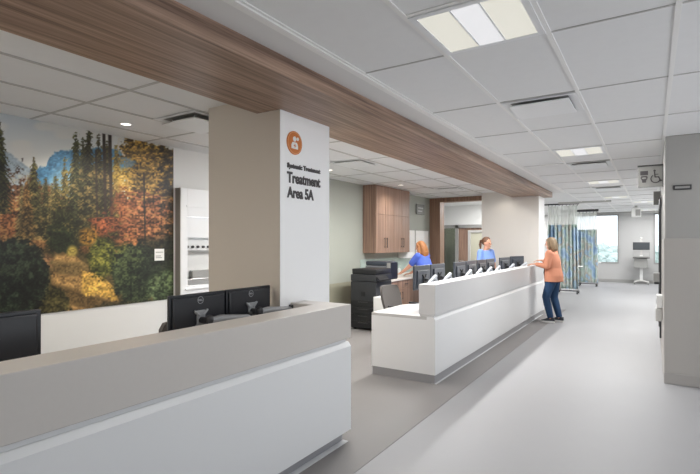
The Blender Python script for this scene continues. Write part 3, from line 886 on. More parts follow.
# copier
t = thing('copier', 'tall black office copier standing by the green wall', 'copier', (-4.33, 7.54, .003))
b = NB(); box(b, -.26, .26, -.30, .30, .03, .86, .012); obj('body', b, M['copier'], t)
b = NB(); box(b, -.26, .26, -.30, .30, .865, .985, .01); obj('scanner', b, M['copier'], t)
b = NB(); box(b, -.26, .25, -.26, .30, .985, 1.085, .02, 3); obj('document_feeder', b, M['black'], t, smooth='auto')
b = NB(); prism(b, [(.26, .93), (.33, .88), (.345, .90), (.26, .97)], -.30, .05, 'XZ'); obj('control_panel', b, M['black'], t)
for k, z in enumerate((.05, .17, .29, .42)):
    b = NB(); box(b, -.24, .24, -.312, -.30, z, z + .105, .003); d = obj('paper_drawer', b, M['black'], t)
    b = NB(); box(b, -.10, .10, -.318, -.311, z + .07, z + .085); obj('handle', b, M['darkmetal'], d)
b = NB(); box(b, -.04, .04, -.306, -.299, .60, .68, .002); obj('access_cover', b, M['black'], t)
for sx in (-.2, .2):
    for sy in (-.24, .24):
        b = NB(); cyl(b, (sx - .015, sy, .02), (sx + .015, sy, .02), .02, 12); obj('caster', b, M['black'], t)
# white drawer pedestal between copier and base cabinet
t = thing('drawer_pedestal', 'low white drawer pedestal between the black copier and the office chair', 'pedestal', (-3.93, 7.35, .003))
b = NB(); box(b, -.11, .11, -.25, .25, 0, .62, .006); obj('body', b, M['offwhite'], t)
for z0, z1 in ((.03, .22), (.23, .41), (.42, .60)):
    b = NB(); box(b, .11, .13, -.24, .24, z0, z1, .003); d = obj('drawer', b, M['white'], t)
    b = NB(); box(b, .13, .14, -.06, .06, z1 - .04, z1 - .025); obj('handle', b, M['grey'], d)
# printer and coffee tower on the worktop
t = thing('desktop_printer', 'dark grey desktop printer at the near end of the pale worktop', 'printer', (-4.47, 8.13, .862))
b = NB(); box(b, -.22, .24, -.20, .20, 0, .25, .012); obj('body', b, mat('printer_grey', (112, 115, 120), .35), t)
b = NB(); box(b, -.22, .24, -.19, .20, .255, .335, .02, 3); obj('scanner_lid', b, M['monfar'], t, smooth='auto')
b = NB(); box(b, -.14, .16, -.26, -.19, .04, .055, .003); obj('output_tray', b, M['black'], t)
b = NB(); box(b, .05, .2, -.206, -.198, .14, .185); obj('control_panel', b, M['darkmetal'], t)
t = thing('computer_tower', 'narrow black computer tower upright on the worktop beside the printer', 'computer', (-4.185, 8.10, .862))
b = NB(); box(b, -.04, .035, -.15, .15, .012, .32, .006); obj('case', b, M['black'], t)
b = NB(); box(b, -.04, .035, -.158, -.15, .02, .31, .003); obj('front_bezel', b, M['grey'], t)
b = NB(); box(b, -.036, .031, -.13, .13, 0, .012); obj('foot', b, M['black'], t)
t = thing('soap_bottle', 'small pale bottle on the worktop beside the reaching hand', 'bottle', (-4.62, 9.25, .862))
b = NB(); cyl(b, (0, 0, 0), (0, 0, .13), .032, 18); cyl(b, (0, 0, .13), (0, 0, .15), .03, 18, .012); obj('body', b, M['offwhite'], t, smooth='auto')
b = NB(); cyl(b, (0, 0, .15), (0, 0, .19), .008, 10); tube(b, [(0, 0, .19), (.04, 0, .188)], .007, 8); obj('pump', b, M['lightgrey'], t, smooth='auto')

# ------------------------------------------------------------------ sign on the first column
t = thing('column_sign', 'orange round symbol and dark Treatment Area 5A lettering on the white column face', 'sign', (-2.46, 3.02, 2.0))
YZ = Matrix(((0, 0, 1, 0), (1, 0, 0, 0), (0, 1, 0, 0), (0, 0, 0, 1)))      # text x -> +Y, text y -> +Z, faces +X
def at(y, z): return Matrix.Translation((.003, y - 3.02, z - 2.0)) @ YZ
lettering('small_lettering', 'Systemic Treatment', .447, .036, at(2.93, 2.157), M['text'], t, .045)
lettering('large_lettering', 'Treatment', .447, .083, at(2.93, 2.038), M['text'], t, .03)
lettering('large_lettering', 'Area 5A', .350, .083, at(2.93, 1.918), M['text'], t, .03)
b = NB(); cyl(b, (0, 0, .364), (.008, 0, .364), .095, 48); ic = obj('symbol_disc', b, M['orange'], t, smooth='auto')
b = NB(); n = 48
v = []
for r in (.088, .084):
    v.append([b.verts.new((.0086, r * math.cos(2 * PI * k / n), .364 + r * math.sin(2 * PI * k / n))) for k in range(n)])
for k in range(n):
    b.faces.new((v[0][k], v[0][(k + 1) % n], v[1][(k + 1) % n], v[1][k]))
obj('symbol_ring', b, mat('sign_ring_pale', (232, 176, 128), .5), ic)
b = NB(); cyl(b, (.008, -.004, .395), (.011, -.004, .395), .021, 24)
prism(b, [(-.046, .315), (.038, .315), (.038, .345), (.024, .368), (-.03, .368), (-.046, .345)], .008, .011, 'YZ')
cyl(b, (.008, .036, .400), (.011, .036, .400), .014, 20)
obj('person_symbol', b, M['signwhite'], ic)
b = NB(); box(b, .011, .013, -.006, .0, .325, .355); box(b, .011, .013, -.018, .012, .337, .343); obj('cross_symbol', b, M['orange'], ic)

# ------------------------------------------------------------------ signs and fittings at the right wall
t = thing('restroom_sign', 'grey overhead blade sign with toilet and wheelchair symbols', 'sign', (.12, 7.1, 2.39))
b = NB(); box(b, -.27, -.005, -.012, .012, -.135, .135, .002); obj('panel', b, M['signgrey'], t)
b = NB(); box(b, -.275, .0, -.016, .016, .128, .145); box(b, -.008, .0, -.03, .03, -.14, .145); obj('rail', b, M['darkmetal'], t)
XZn = Matrix(((1, 0, 0, 0), (0, 0, -1, 0), (0, 1, 0, 0), (0, 0, 0, 1)))
b = NB()   # toilet: tank, seat and bowl
box(b, -.247, -.163, -.0145, -.012, .02, .072)
prism(b, [(-.238, .008), (-.172, .008), (-.166, -.015), (-.182, -.048), (-.186, -.075), (-.224, -.075), (-.228, -.048), (-.244, -.015)], -.0145, -.012, 'XZ')
obj('toilet_symbol', b, M['text'], t)
b = NB()
n = 24
vo = [b.verts.new((-.205 + .024 * math.cos(2 * PI * k / n), -.0150, -.018 + .012 * math.sin(2 * PI * k / n))) for k in range(n)]
b.faces.new(vo); obj('bowl_symbol', b, M['signgrey'], t)
b = NB()   # wheelchair user
cyl(b, (-.093, -.0145, .068), (-.093, -.012, .068), .013, 20)
def stroke(pts, w):
    for (x0, z0), (x1, z1) in zip(pts, pts[1:]):
        d = Vector((x1 - x0, z1 - z0)); L = d.length; d /= L; nrm = Vector((-d.y, d.x)) * w / 2; e = d * w * .3
        prism(b, [(x0 - e.x + nrm.x, z0 - e.y + nrm.y), (x1 + e.x + nrm.x, z1 + e.y + nrm.y), (x1 + e.x - nrm.x, z1 + e.y - nrm.y), (x0 - e.x - nrm.x, z0 - e.y - nrm.y)], -.0145, -.012, 'XZ')
stroke([(-.093, .05), (-.088, -.012), (-.05, -.012), (-.032, -.062), (-.016, -.055)], .013)
stroke([(-.091, .022), (-.055, .022)], .009)
arc = [(-.082 + .05 * math.cos(a), -.032 + .05 * math.sin(a)) for a in [R(125) + k * R(225) / 16 for k in range(17)]]
stroke(arc, .011)
obj('wheelchair_symbol', b, M['text'], t)

t = thing('corridor_sign', 'small blank grey blade sign behind the restroom sign', 'sign', (.12, 9.2, 2.28))
b = NB(); box(b, -.10, -.004, -.02, .02, -.11, .11, .004); obj('panel', b, M['signgrey'], t)
b = NB(); box(b, -.006, .0, -.04, .04, -.12, .12); obj('bracket', b, M['grey'], t)

t = thing('wall_number_plate', 'narrow dark framed plate high on the right wall', 'sign', (.278, 6.294, 2.155))
b = NB(); box(b, -.082, .082, -.012, 0, -.026, .026, .003); obj('frame', b, M['darkmetal'], t)
b = NB(); box(b, -.066, .066, -.0135, -.011, -.012, .012); obj('panel', b, M['grey'], t)

t = thing('glove_dispenser', 'grey and white box dispenser on the side of the right wall', 'dispenser', (.113, 7.35, .55))
b = NB(); box(b, -.075, 0, -.12, .12, 0, .16, .01); obj('lower_box', b, M['lightgrey'], t)
b = NB(); box(b, -.065, 0, -.12, .12, .17, .33, .006); obj('upper_box', b, M['offwhite'], t)
b = NB(); box(b, -.068, -.06, -.06, .06, .21, .28, .004); obj('opening', b, M['darkmetal'], t)
t = thing('soap_dispenser', 'small grey dispenser higher on the right wall, above and behind the box dispenser', 'dispenser', (.113, 8.55, .96))
b = NB(); box(b, -.10, 0, -.07, .07, 0, .14, .015); obj('body', b, M['grey'], t)
b = NB(); box(b, -.085, -.02, -.04, .04, -.03, .0, .004); obj('spout', b, M['darkmetal'], t)
b = NB(); box(b, .09, .112, 8.05, 8.15, .2, 2.1); box(b, .09, .112, 9.15, 9.25, .2, 2.1); box(b, .09, .112, 8.05, 9.25, 2.1, 2.2)
struct('door_2', b, M['darkmetal'])

# ------------------------------------------------------------------ privacy curtains
def curtain_material():
    m = bpy.data.materials.new('curtain_woven'); m.use_nodes = True
    nt = m.node_tree; bs = nt.nodes['Principled BSDF']; bs.inputs['Roughness'].default_value = .9
    tc = nt.nodes.new('ShaderNodeTexCoord'); mp = nt.nodes.new('ShaderNodeMapping')
    mp.inputs['Scale'].default_value = (1.25, 1.25, .6)
    n = nt.nodes.new('ShaderNodeTexNoise'); n.inputs['Scale'].default_value = 1.6; n.inputs['Detail'].default_value = 1
    rp = nt.nodes.new('ShaderNodeValToRGB'); cr = rp.color_ramp
    cols = [(.30, (140, 168, 198)), (.40, (178, 200, 218)), (.46, (162, 182, 172)), (.52, (194, 204, 202)), (.58, (182, 174, 162)), (.64, (158, 184, 208)), (.72, (166, 186, 172))]
    cr.elements[0].position = cols[0][0]; cr.elements[0].color = lin(cols[0][1]) + (1,)
    cr.elements[1].position = cols[-1][0]; cr.elements[1].color = lin(cols[-1][1]) + (1,)
    for p, c in cols[1:-1]:
        e = cr.elements.new(p); e.color = lin(c) + (1,)
    nt.links.new(tc.outputs['UV'], mp.inputs['Vector']); nt.links.new(mp.outputs['Vector'], n.inputs['Vector'])
    nt.links.new(n.outputs['Fac'], rp.inputs['Fac']); nt.links.new(rp.outputs['Color'], bs.inputs['Base Color'])
    return m
M['curtain'] = curtain_material()
def mesh_net():
    m = bpy.data.materials.new('curtain_net'); m.use_nodes = True
    nt = m.node_tree; nt.nodes.clear()
    o = nt.nodes.new('ShaderNodeOutputMaterial'); t = nt.nodes.new('ShaderNodeBsdfTransparent'); d = nt.nodes.new('ShaderNodeBsdfDiffuse'); tl = nt.nodes.new('ShaderNodeBsdfTranslucent')
    d.inputs['Color'].default_value = lin((244, 247, 244)) + (1,); tl.inputs['Color'].default_value = lin((226, 230, 226)) + (1,)
    a = nt.nodes.new('ShaderNodeMixShader'); a.inputs[0].default_value = .4
    c = nt.nodes.new('ShaderNodeMixShader'); c.inputs[0].default_value = .6
    nt.links.new(d.outputs[0], a.inputs[1]); nt.links.new(tl.outputs[0], a.inputs[2])
    nt.links.new(t.outputs[0], c.inputs[1]); nt.links.new(a.outputs[0], c.inputs[2]); nt.links.new(c.outputs[0], o.inputs['Surface'])
    return m
M['net'] = mesh_net()

def curtain(label, x0, x1, y, zb, zm, zt, waves, flare, seed):
    t = thing('privacy_curtain', label, 'curtain', ((x0 + x1) / 2, y, 0), 0, 'patterned privacy curtains')
    rnd = random.Random(seed)
    ph = [rnd.uniform(0, 6) for _ in range(4)]
    def sheet(za, zb_, name, m, nz):
        b = NB(); uv = b.loops.layers.uv.new('UVMap')
        n = waves * 12
        def P(i, z):
            f = i / n
            k = (zt - z) / (zt - zb)
            xx = x0 + (x1 - x0) * f + flare * k * (f - .2)
            am = .05 + .03 * math.sin(f * 7 + ph[0])
            return Vector((xx - (x0 + x1) / 2 + .012 * math.sin(f * waves * 2 * PI * 2 + ph[1]), am * math.sin(f * waves * 2 * PI + ph[2] + .5 * math.sin(k * 2 + f * 5)), z))
        zs = [za + (zb_ - za) * j / nz for j in range(nz + 1)]
        gv = [[b.verts.new(P(i, z)) for i in range(n + 1)] for z in zs]
        for j in range(nz):
            for i in range(n):
                f = b.faces.new((gv[j][i], gv[j][i + 1], gv[j + 1][i + 1], gv[j + 1][i]))
                for l, (ii, jj) in zip(f.loops, ((i, j), (i + 1, j), (i + 1, j + 1), (i, j + 1))):
                    l[uv].uv = (ii / n * (x1 - x0) * 2.4 + seed, zs[jj])
        o = obj(name, b, m, t, smooth=True)
        return o
    o = sheet(zb, zm, 'woven_panel', M['curtain'], 16)
    md = o.modifiers.new('thickness', 'SOLIDIFY'); md.thickness = .004
    sheet(zm, zt, 'net_panel', M['net'], 4)
    b = NB(); box(b, x0 - (x0 + x1) / 2 - .3, x1 - (x0 + x1) / 2 + .05, -.02, .02, zt + .03, CEIL, .003); obj('track', b, M['darkmetal'], t)
    b = NB()
    for k in range(waves + 1):
        xx = x0 + (x1 - x0) * k / waves - (x0 + x1) / 2
        cyl(b, (xx, 0, zt - .02), (xx, 0, zt + .035), .008, 6)
    obj('hook', b, M['darkmetal'], t)
    return t
curtain('multicoloured striped privacy curtain nearest the cream column', -2.65, -1.86, 15.4, .19, 2.10, 2.66, 8, .06, 1)
curtain('multicoloured striped privacy curtain farther back, in front of the window', -2.5, -1.62, 18.6, .16, 2.02, 2.62, 8, .05, 2)
b = NB(); box(b, -2.5, .6, 20.6, 20.64, CEIL - .06, CEIL, .004); tag(obj('curtain_track', b, M['grey']), 'long grey curtain track on the ceiling before the far wall', 'curtain track')
b = NB(); box(b, -2.3, -.95, 14.9, 15.0, CEIL - .05, CEIL, .004); tag(obj('curtain_track', b, M['lightgrey']), 'pale curtain track on the ceiling right of the nearer curtain', 'curtain track')

def rolling_base(label, loc):
    t = thing('rolling_table', label, 'table', loc, 0, 'wheeled bedside tables behind the curtains')
    b = NB(); box(b, -.3, .3, -.03, .03, .07, .10, .008); box(b, -.3, -.25, -.2, .2, .07, .10, .008); box(b, .25, .3, -.2, .2, .07, .10, .008); obj('base', b, M['darkmetal'], t)
    for sx in (-.275, .275):
        for sy in (-.18, .18):
            b = NB(); cyl(b, (sx - .015, sy, .035), (sx + .015, sy, .035), .035, 14); cyl(b, (sx, sy, .05), (sx, sy, .08), .012, 8); obj('caster', b, M['black'], t, smooth='auto')
    b = NB(); box(b, -.27, -.2, -.03, .03, .1, .82, .006); obj('post', b, M['steel'], t)
    b = NB(); box(b, -.35, .4, -.2, .2, .82, .85, .01); obj('tabletop', b, M['offwhite'], t)
rolling_base('wheeled table behind the nearer curtain, only its black casters showing', (-2.18, 15.95, 0))
rolling_base('wheeled table behind the farther curtain, only its casters showing', (-1.95, 19.1, 0))

# ------------------------------------------------------------------ workstation on wheels
t = thing('computer_cart', 'white rolling computer cart with black screen by the far wall', 'computer cart', (-.34, 20.9, 0))
for k in range(4):
    an = PI / 4 + k * PI / 2
    d = Vector((math.cos(an) * 1.1, math.sin(an) * .8, 0))
    b = NB(); tube(b, [Vector((0, 0, .14)), d * .28 + Vector((0, 0, .10))], [.035, .022], 8); lg = obj('base_arm', b, M['lightgrey'], t, smooth='auto')
    b = NB(); cyl(b, d * .28 + Vector((-.02, 0, .05)), d * .28 + Vector((.02, 0, .05)), .05, 14); obj('caster', b, M['grey'], lg, smooth='auto')
b = NB(); box(b, -.05, .05, -.04, .04, .12, 1.1, .008); obj('column_post', b, M['offwhite'], t)
b = NB(); box(b, -.24, .20, -.16, .16, .62, .98, .015); obj('storage_box', b, M['grey'], t)
b = NB(); box(b, -.27, .27, -.22, .2, .98, 1.01, .008); obj('work_tray', b, M['darkmetal'], t)
b = NB(); prism(b, [(-.22, 1.015), (.22, 1.015), (.26, 1.06), (-.26, 1.06)], -.25, -.18, 'XZ'); obj('keyboard_tray', b, M['grey'], t)
b = NB(); tube(b, [(-.26, -.1, 1.01), (-.26, -.1, 1.22), (.26, -.1, 1.22), (.26, -.1, 1.01)], .012, 8); obj('handle', b, M['grey'], t)
b = NB(); box(b, -.03, .03, -.02, .02, 1.1, 1.72, .005); obj('screen_post', b, M['lightgrey'], t)
b = NB(); box(b, -.27, .27, -.06, -.025, 1.29, 1.58, .008); sc = obj('screen', b, M['black'], t)
b = NB(); box(b, -.255, .255, -.063, -.059, 1.305, 1.565); obj('display', b, mat('display_grey', (58, 62, 66), .25), sc)
b = NB(); ball(b, (0, -.02, 1.73), .035, .03, .035); obj('camera_pod', b, M['lightgrey'], t, smooth=True)

t = thing('ceiling_speaker_box', 'small white box hanging under the ceiling above the computer cart', 'box', (-.42, 17.6, CEIL))
b = NB(); box(b, -.13, .13, -.1, .1, -.36, -.06, .02); obj('body', b, M['offwhite'], t)
b = NB(); box(b, -.03, .03, -.03, .03, -.07, 0, .004); obj('hanger', b, M['lightgrey'], t)
b = NB(); box(b, -.02, .11, -.106, -.1, -.32, -.12); obj('face', b, M['grey'], t)

# ------------------------------------------------------------------ people
def bake_remesh(bm, voxel, smooth_it=3):
    """fuse the closed volumes in bm into one continuous skin"""
    bmesh.ops.recalc_face_normals(bm, faces=bm.faces[:])
    me = bpy.data.meshes.new('tmp'); bm.to_mesh(me); bm.free()
    o = bpy.data.objects.new('tmp', me); COL.objects.link(o)
    m = o.modifiers.new('r', 'REMESH'); m.mode = 'VOXEL'; m.voxel_size = voxel; m.use_smooth_shade = True
    if smooth_it:
        s = o.modifiers.new('s', 'SMOOTH'); s.iterations = smooth_it; s.factor = .5
    dg = bpy.context.evaluated_depsgraph_get()
    out = bpy.data.meshes.new_from_object(o.evaluated_get(dg))
    bpy.data.objects.remove(o); bpy.data.meshes.remove(me)
    for p in out.polygons: p.use_smooth = True
    return out

def mesh_obj(name, me, material, parent):
    me.name = name
    me.materials.clear(); me.materials.append(material)
    o = bpy.data.objects.new(name, me); COL.objects.link(o); o.parent = parent
    return o

def ell_loft(bm, secs, n=24):
    """secs: (x, y, z, rx, ry) horizontal ellipses stacked upwards"""
    loft(bm, [[Vector((x + rx * math.cos(2 * PI * k / n), y + ry * math.sin(2 * PI * k / n), z)) for k in range(n)] for x, y, z, rx, ry in secs])

def head(bm, c, yaw, pitch):
    """skull, jaw, nose, brow, ears; face looks along local +X"""
    rot = Matrix.Rotation(yaw, 3, 'Z') @ Matrix.Rotation(pitch, 3, 'Y')
    c = Vector(c)
    P = lambda x, y, z: c + rot @ Vector((x, y, z))
    ball(bm, P(-.012, 0, .03), .092, .073, .09, 20, rot)
    r = bmesh.ops.create_uvsphere(bm, u_segments=20, v_segments=14, radius=1.0)
    for v in r['verts']:
        q = Vector((v.co.x * .082, v.co.y * .066, v.co.z * .105))
        if q.z < 0:
            k = 1 + q.z / .105 * .42
            q.y *= k; q.x = q.x * (1 + q.z / .105 * .25) + (.012 * -q.z / .105)
        v.co = P(*q)
    tube(bm, [P(.074, 0, .018), P(.098, 0, -.022)], [.009, .014], 8, True)      # nose
    ball(bm, P(.066, 0, .03), .018, .045, .012, 10, rot)                         # brow
    ball(bm, P(.072, 0, -.058), .016, .024, .012, 10, rot)                       # lips
    ball(bm, P(.062, 0, -.092), .02, .024, .016, 10, rot)                        # chin
    for s in (-1, 1):
        ball(bm, P(-.005, s * .071, -.005), .02, .01, .03, 10, rot)
    return P, rot

def hand(bm, wrist, d, up, side, curl=.5):
    """palm, four unequal bent fingers and a thumb; d points along the hand, up is the back of the hand"""
    d = Vector(d).normalized(); up = Vector(up).normalized(); s = d.cross(up).normalized() * side
    up = s.cross(d).normalized() * side
    w = Vector(wrist)
    Lp = .085
    loft(bm, [[w + d * t + s * (a * math.cos(2 * PI * k / 12)) + up * (.014 * math.sin(2 * PI * k / 12)) for k in range(12)] for t, a in ((-.01, .024), (.02, .032), (.06, .04), (Lp, .036))])
    for off, ln, r in ((-.030, .062, .0085), (-.010, .072, .009), (.011, .078, .009), (.031, .07, .009)):
        p0 = w + d * (Lp - .012) + s * off
        a1 = curl * .5; a2 = curl * 1.0; a3 = curl * 1.4
        p1 = p0 + (d * math.cos(a1) - up * math.sin(a1)) * ln * .45
        p2 = p1 + (d * math.cos(a2) - up * math.sin(a2)) * ln * .32
        p3 = p2 + (d * math.cos(a3) - up * math.sin(a3)) * ln * .28
        tube(bm, [p0, p1, p2, p3], [r, r * .97, r * .9, r * .75], 8, True)
    p0 = w + d * .02 + s * .022
    p1 = p0 + (d * .6 + s * .7 - up * .15).normalized() * .04
    p2 = p1 + (d * .85 + s * .35 - up * .2).normalized() * .032
    tube(bm, [p0, p1, p2], [.013, .0105, .0085], 8, True)

def shoe(bm_u, bm_s, ank, yaw):
    rot = Matrix.Rotation(yaw, 3, 'Z')
    a = Vector((ank[0], ank[1], 0))
    def out(x, w): return (x, w)
    prof = [(-.075, .026), (-.06, .036), (0, .037), (.08, .045), (.14, .043), (.175, .026), (.185, .008)]
    def ringz(z, k, zoff=0):
        pts = [Vector((x * (1 if x < 0 else k), w * k, 0)) for x, w in prof] + [Vector((x * (1 if x < 0 else k), -w * k, 0)) for x, w in reversed(prof)]
        return [a + rot @ p + Vector((0, 0, z)) for p in pts]
    loft(bm_s, [ringz(.003, 1.0), ringz(.038, 1.05)])
    # upper: slopes from instep to toe
    def upper(z, k, xmax):
        pts = [Vector((min(x, xmax), w * k, 0)) for x, w in prof] + [Vector((min(x, xmax), -w * k, 0)) for x, w in reversed(prof)]
        return [a + rot @ p + Vector((0, 0, z - max(0, p.x) * .12 * (z > .05))) for p in pts]
    loft(bm_u, [upper(.028, 1.0, .185), upper(.05, .98, .17), upper(.075, .9, .12), upper(.10, .78, .06)])

def person(label, loc, rz, J, top_mat, leg_mat, hair_mat, hair_style, sleeve, hem, build=1.0, look=(0, 0), hands=None, shirt=None, jacket_open=False):
    """local frame: faces +X, left is +Y. J holds joints."""
    t = thing('person', label, 'person', loc, rz)
    V = {k: Vector(v) for k, v in J.items() if isinstance(v, tuple)}
    B = build
    # ---- body (skin): one fused surface
    bm = NB()
    c, n0 = V['chest'], V['neck']
    pel = V['pelvis']
    ell_loft(bm, [(pel.x, pel.y, pel.z - .10, .09 * B, .14 * B), (pel.x, pel.y, pel.z, .115 * B, .165 * B), ((pel.x + c.x) / 2, (pel.y + c.y) / 2, (pel.z + c.z) / 2, .095 * B, .13 * B), (c.x, c.y, c.z, .108 * B, .155 * B),
                  (n0.x * .7 + c.x * .3 - .005, n0.y, n0.z - .065, .075 * B, .145 * B), (n0.x, n0.y, n0.z - .02, .055, .075)])
    tube(bm, [n0 - Vector((0, 0, .05)), n0, V['head'] - Vector((.005, 0, .05))], [.06, .05, .05], 14)
    for s in 'lr':
        tube(bm, [V['sh' + s], V['el' + s]], [.05 * B, .038 * B], 12, True)
        tube(bm, [V['el' + s], V['wr' + s]], [.037 * B, .024], 12, True)
        tube(bm, [V['hip' + s], V['kn' + s]], [.082 * B, .052 * B], 14, True)
        tube(bm, [V['kn' + s], (V['kn' + s] * .65 + V['an' + s] * .35), V['an' + s]], [.051 * B, .052 * B, .035], 12, True)
        tube(bm, [V['an' + s], V['an' + s] + Vector((.11, 0, -.045))], [.034, .03], 10, True)
        d = V['wr' + s] - V['el' + s]
        hd = (hands or {}).get(s, {})
        hand(bm, V['wr' + s] + d.normalized() * .015, hd.get('d', d), hd.get('up', (0, 0, 1)), -1 if s == 'l' else 1, hd.get('curl', .5))
    P, rot = head(bm, V['head'], *look)
    body = mesh_obj('body', bake_remesh(bm, .0065, 2), M['skin'], t)
    for s in (-1, 1):
        b = NB(); ball(b, P(.0765, s * .028, .004), .008, .012, .006, 10, rot); obj('eye', b, M['eye'], t, smooth=True)
    b = NB(); ball(b, P(.0855, 0, -.058), .006, .022, .007, 10, rot); obj('mouth', b, M['lip'], t, smooth=True)
    # ---- top garment
    bm = NB(); g = .012
    zc = (pel.z + c.z) / 2
    hz = hem
    secs = [(pel.x + .0, pel.y, hz, .135 * B + g, .185 * B + g), (pel.x, pel.y, max(hz + .03, pel.z), .135 * B + g, .178 * B + g), ((pel.x + c.x) / 2, (pel.y + c.y) / 2, zc, .118 * B + g, .15 * B + g),
            (c.x + .008, c.y, c.z, .122 * B + g, .16 * B + g), (n0.x * .7 + c.x * .3 - .005, n0.y, n0.z - .062, .08 * B + g, .15 * B + g), (n0.x, n0.y, n0.z - .012, .06, .082)]
    ell_loft(bm, secs)
    for s in 'lr':
        end = V['el' + s] if sleeve == 'long' else V['sh' + s].lerp(V['el' + s], .62)
        tube(bm, [V['sh' + s], end], [.062 * B, .052 * B if sleeve == 'long' else .058 * B], 14, True)
        if sleeve == 'long':
            tube(bm, [V['el' + s], V['wr' + s].lerp(V['el' + s], .08)], [.052 * B, .038], 14, False)
            ball(bm, V['el' + s], .052 * B)
    me = bake_remesh(bm, .010, 3)
    mesh_obj('jacket' if sleeve == 'long' else 'scrub_top', me, top_mat, t)
    if shirt:
        bm = NB(); ell_loft(bm, [(pel.x + .085 * B, pel.y, hz - .05, .07, .10), (pel.x + .105 * B, pel.y, pel.z + .05, .072, .09), (c.x + .07 * B, c.y, c.z, .066, .06), (n0.x + .03, n0.y, n0.z - .03, .03, .03)]); mesh_obj('shirt', bake_remesh(bm, .01, 2), shirt, t)
    # ---- trousers
    bm = NB()
    ell_loft(bm, [(pel.x, pel.y, pel.z - .13, .11 * B, .165 * B), (pel.x, pel.y, pel.z - .03, .132 * B, .178 * B), (pel.x, pel.y, pel.z + .06, .118 * B, .16 * B)])
    for s in 'lr':
        tube(bm, [V['hip' + s], V['kn' + s]], [.094 * B, .064 * B], 16, True)
        tube(bm, [V['kn' + s], (V['kn' + s] * .65 + V['an' + s] * .35), V['an' + s] + Vector((0, 0, .02))], [.063 * B, .062 * B, .048 * B], 14, False)
        ball(bm, V['kn' + s], .064 * B)
    mesh_obj('trousers', bake_remesh(bm, .010, 3), leg_mat, t)
    # ---- shoes
    for s in 'lr':
        u, so = NB(), NB()
        shoe(u, so, V['an' + s], J.get('yaw' + s, 0))
        sh = obj('shoe', u, M['shoe'], t, smooth='auto'); obj('sole', so, M['sole'], sh)
    # ---- hair
    bm = NB()
    ball(bm, P(-.026, 0, .042), .096, .083, .092, 20, rot)
    if hair_style == 'long':
        for s in (-1, 0, 1):
            tube(bm, [P(-.06, s * .045, .06), P(-.085, s * .058, -.03), P(-.088, s * .066, -.12), P(-.080, s * .06, -.24)], [.05, .053, .052, .028], 12, True)
        for s in (-1, 1):
            tube(bm, [P(.025, s * .055, .085), P(-.005, s * .082, .02), P(-.012, s * .09, -.09), P(-.005, s * .092, -.20)], [.026, .032, .036, .018], 10, True)
    elif hair_style == 'bob':
        for s in (-1, 0, 1):
            tube(bm, [P(-.055, s * .045, .06), P(-.08, s * .052, -.03), P(-.082, s * .056, -.11), P(-.07, s * .05, -.145)], [.05, .048, .04, .022], 12, True)
        for s in (-1, 1):
            tube(bm, [P(.03, s * .055, .085), P(.0, s * .078, .02), P(-.01, s * .08, -.06), P(-.012, s * .078, -.125)], [.022, .026, .026, .014], 10, True)
    else:
        tube(bm, [P(-.10, 0, .05), P(-.15, .0, .04), P(-.165, .0, -.03), P(-.15, .0, -.13)], [.026, .03, .03, .012], 12, True)
    # keep the face clear
    me = bake_remesh(bm, .007, 2)
    inv = rot.inverted(); hc = P(0, 0, 0)
    for v in me.vertices:
        q = inv @ (v.co - hc)
        if q.x > .045 and q.z < .085:
            q.x = .045
            v.co = hc + rot @ q
        n_ = vnoise(np.array([q.y * 70 + 50]), np.array([q.z * 14 + 50]), 5)[0]
        v.co += (v.co - hc).normalized() * (n_ - .5) * .012
    mesh_obj('hair', me, hair_mat, t)
    return t

# woman in the orange jacket, leaning on the counter, facing the desk
JW = dict(pelvis=(0, 0, .92), chest=(.03, 0, 1.20), neck=(.045, 0, 1.40), head=(.07, 0, 1.53),
          shl=(.04, .165, 1.345), shr=(.04, -.165, 1.345), ell=(.06, .235, 1.10), elr=(.055, -.235, 1.10), wrl=(.31, .14, 1.135), wrr=(.27, -.12, 1.20),
          hipl=(.0, .085, .88), hipr=(0, -.085, .88), knl=(.12, .09, .50), knr=(.03, -.10, .49), anl=(.03, .105, .075), anr=(-.07, -.11, .075), yawl=.1, yawr=-.1)
person('woman in an orange jacket and blue jeans leaning on the far counter end', (-1.62, 9.98, 0), R(172), JW, M['jacket'], M['jeans'], M['ash'], 'bob', 'long', .80, 1.16, (R(-4), R(4)),
       {'l': dict(d=(.95, -.25, -.10), up=(0, 0, 1), curl=.35), 'r': dict(d=(.95, .25, -.10), up=(0, 0, 1), curl=.4)}, M['shirt'])
# nurse with the ponytail, standing behind the counter looking at her
JN = dict(pelvis=(0, 0, .93), chest=(.01, 0, 1.22), neck=(.015, 0, 1.41), head=(.04, 0, 1.54),
          shl=(.01, .165, 1.36), shr=(.01, -.165, 1.36), ell=(.03, .235, 1.08), elr=(.03, -.235, 1.08), wrl=(.13, .19, .86), wrr=(.13, -.19, .86),
          hipl=(0, .085, .89), hipr=(0, -.085, .89), knl=(.02, .09, .50), knr=(.02, -.09, .50), anl=(0, .10, .075), anr=(0, -.10, .075))
person('nurse in light blue scrubs with brown ponytail behind the nurse station desk', (-2.88, 9.70, .003), R(-22), JN, M['scrubl'], M['navy'], M['brown'], 'pony', 'short', .78, 1.08, (R(4), R(4)),
       {'l': dict(d=(.45, 0, -.9), up=(1, 0, .4), curl=.4), 'r': dict(d=(.45, 0, -.9), up=(1, 0, .4), curl=.4)})
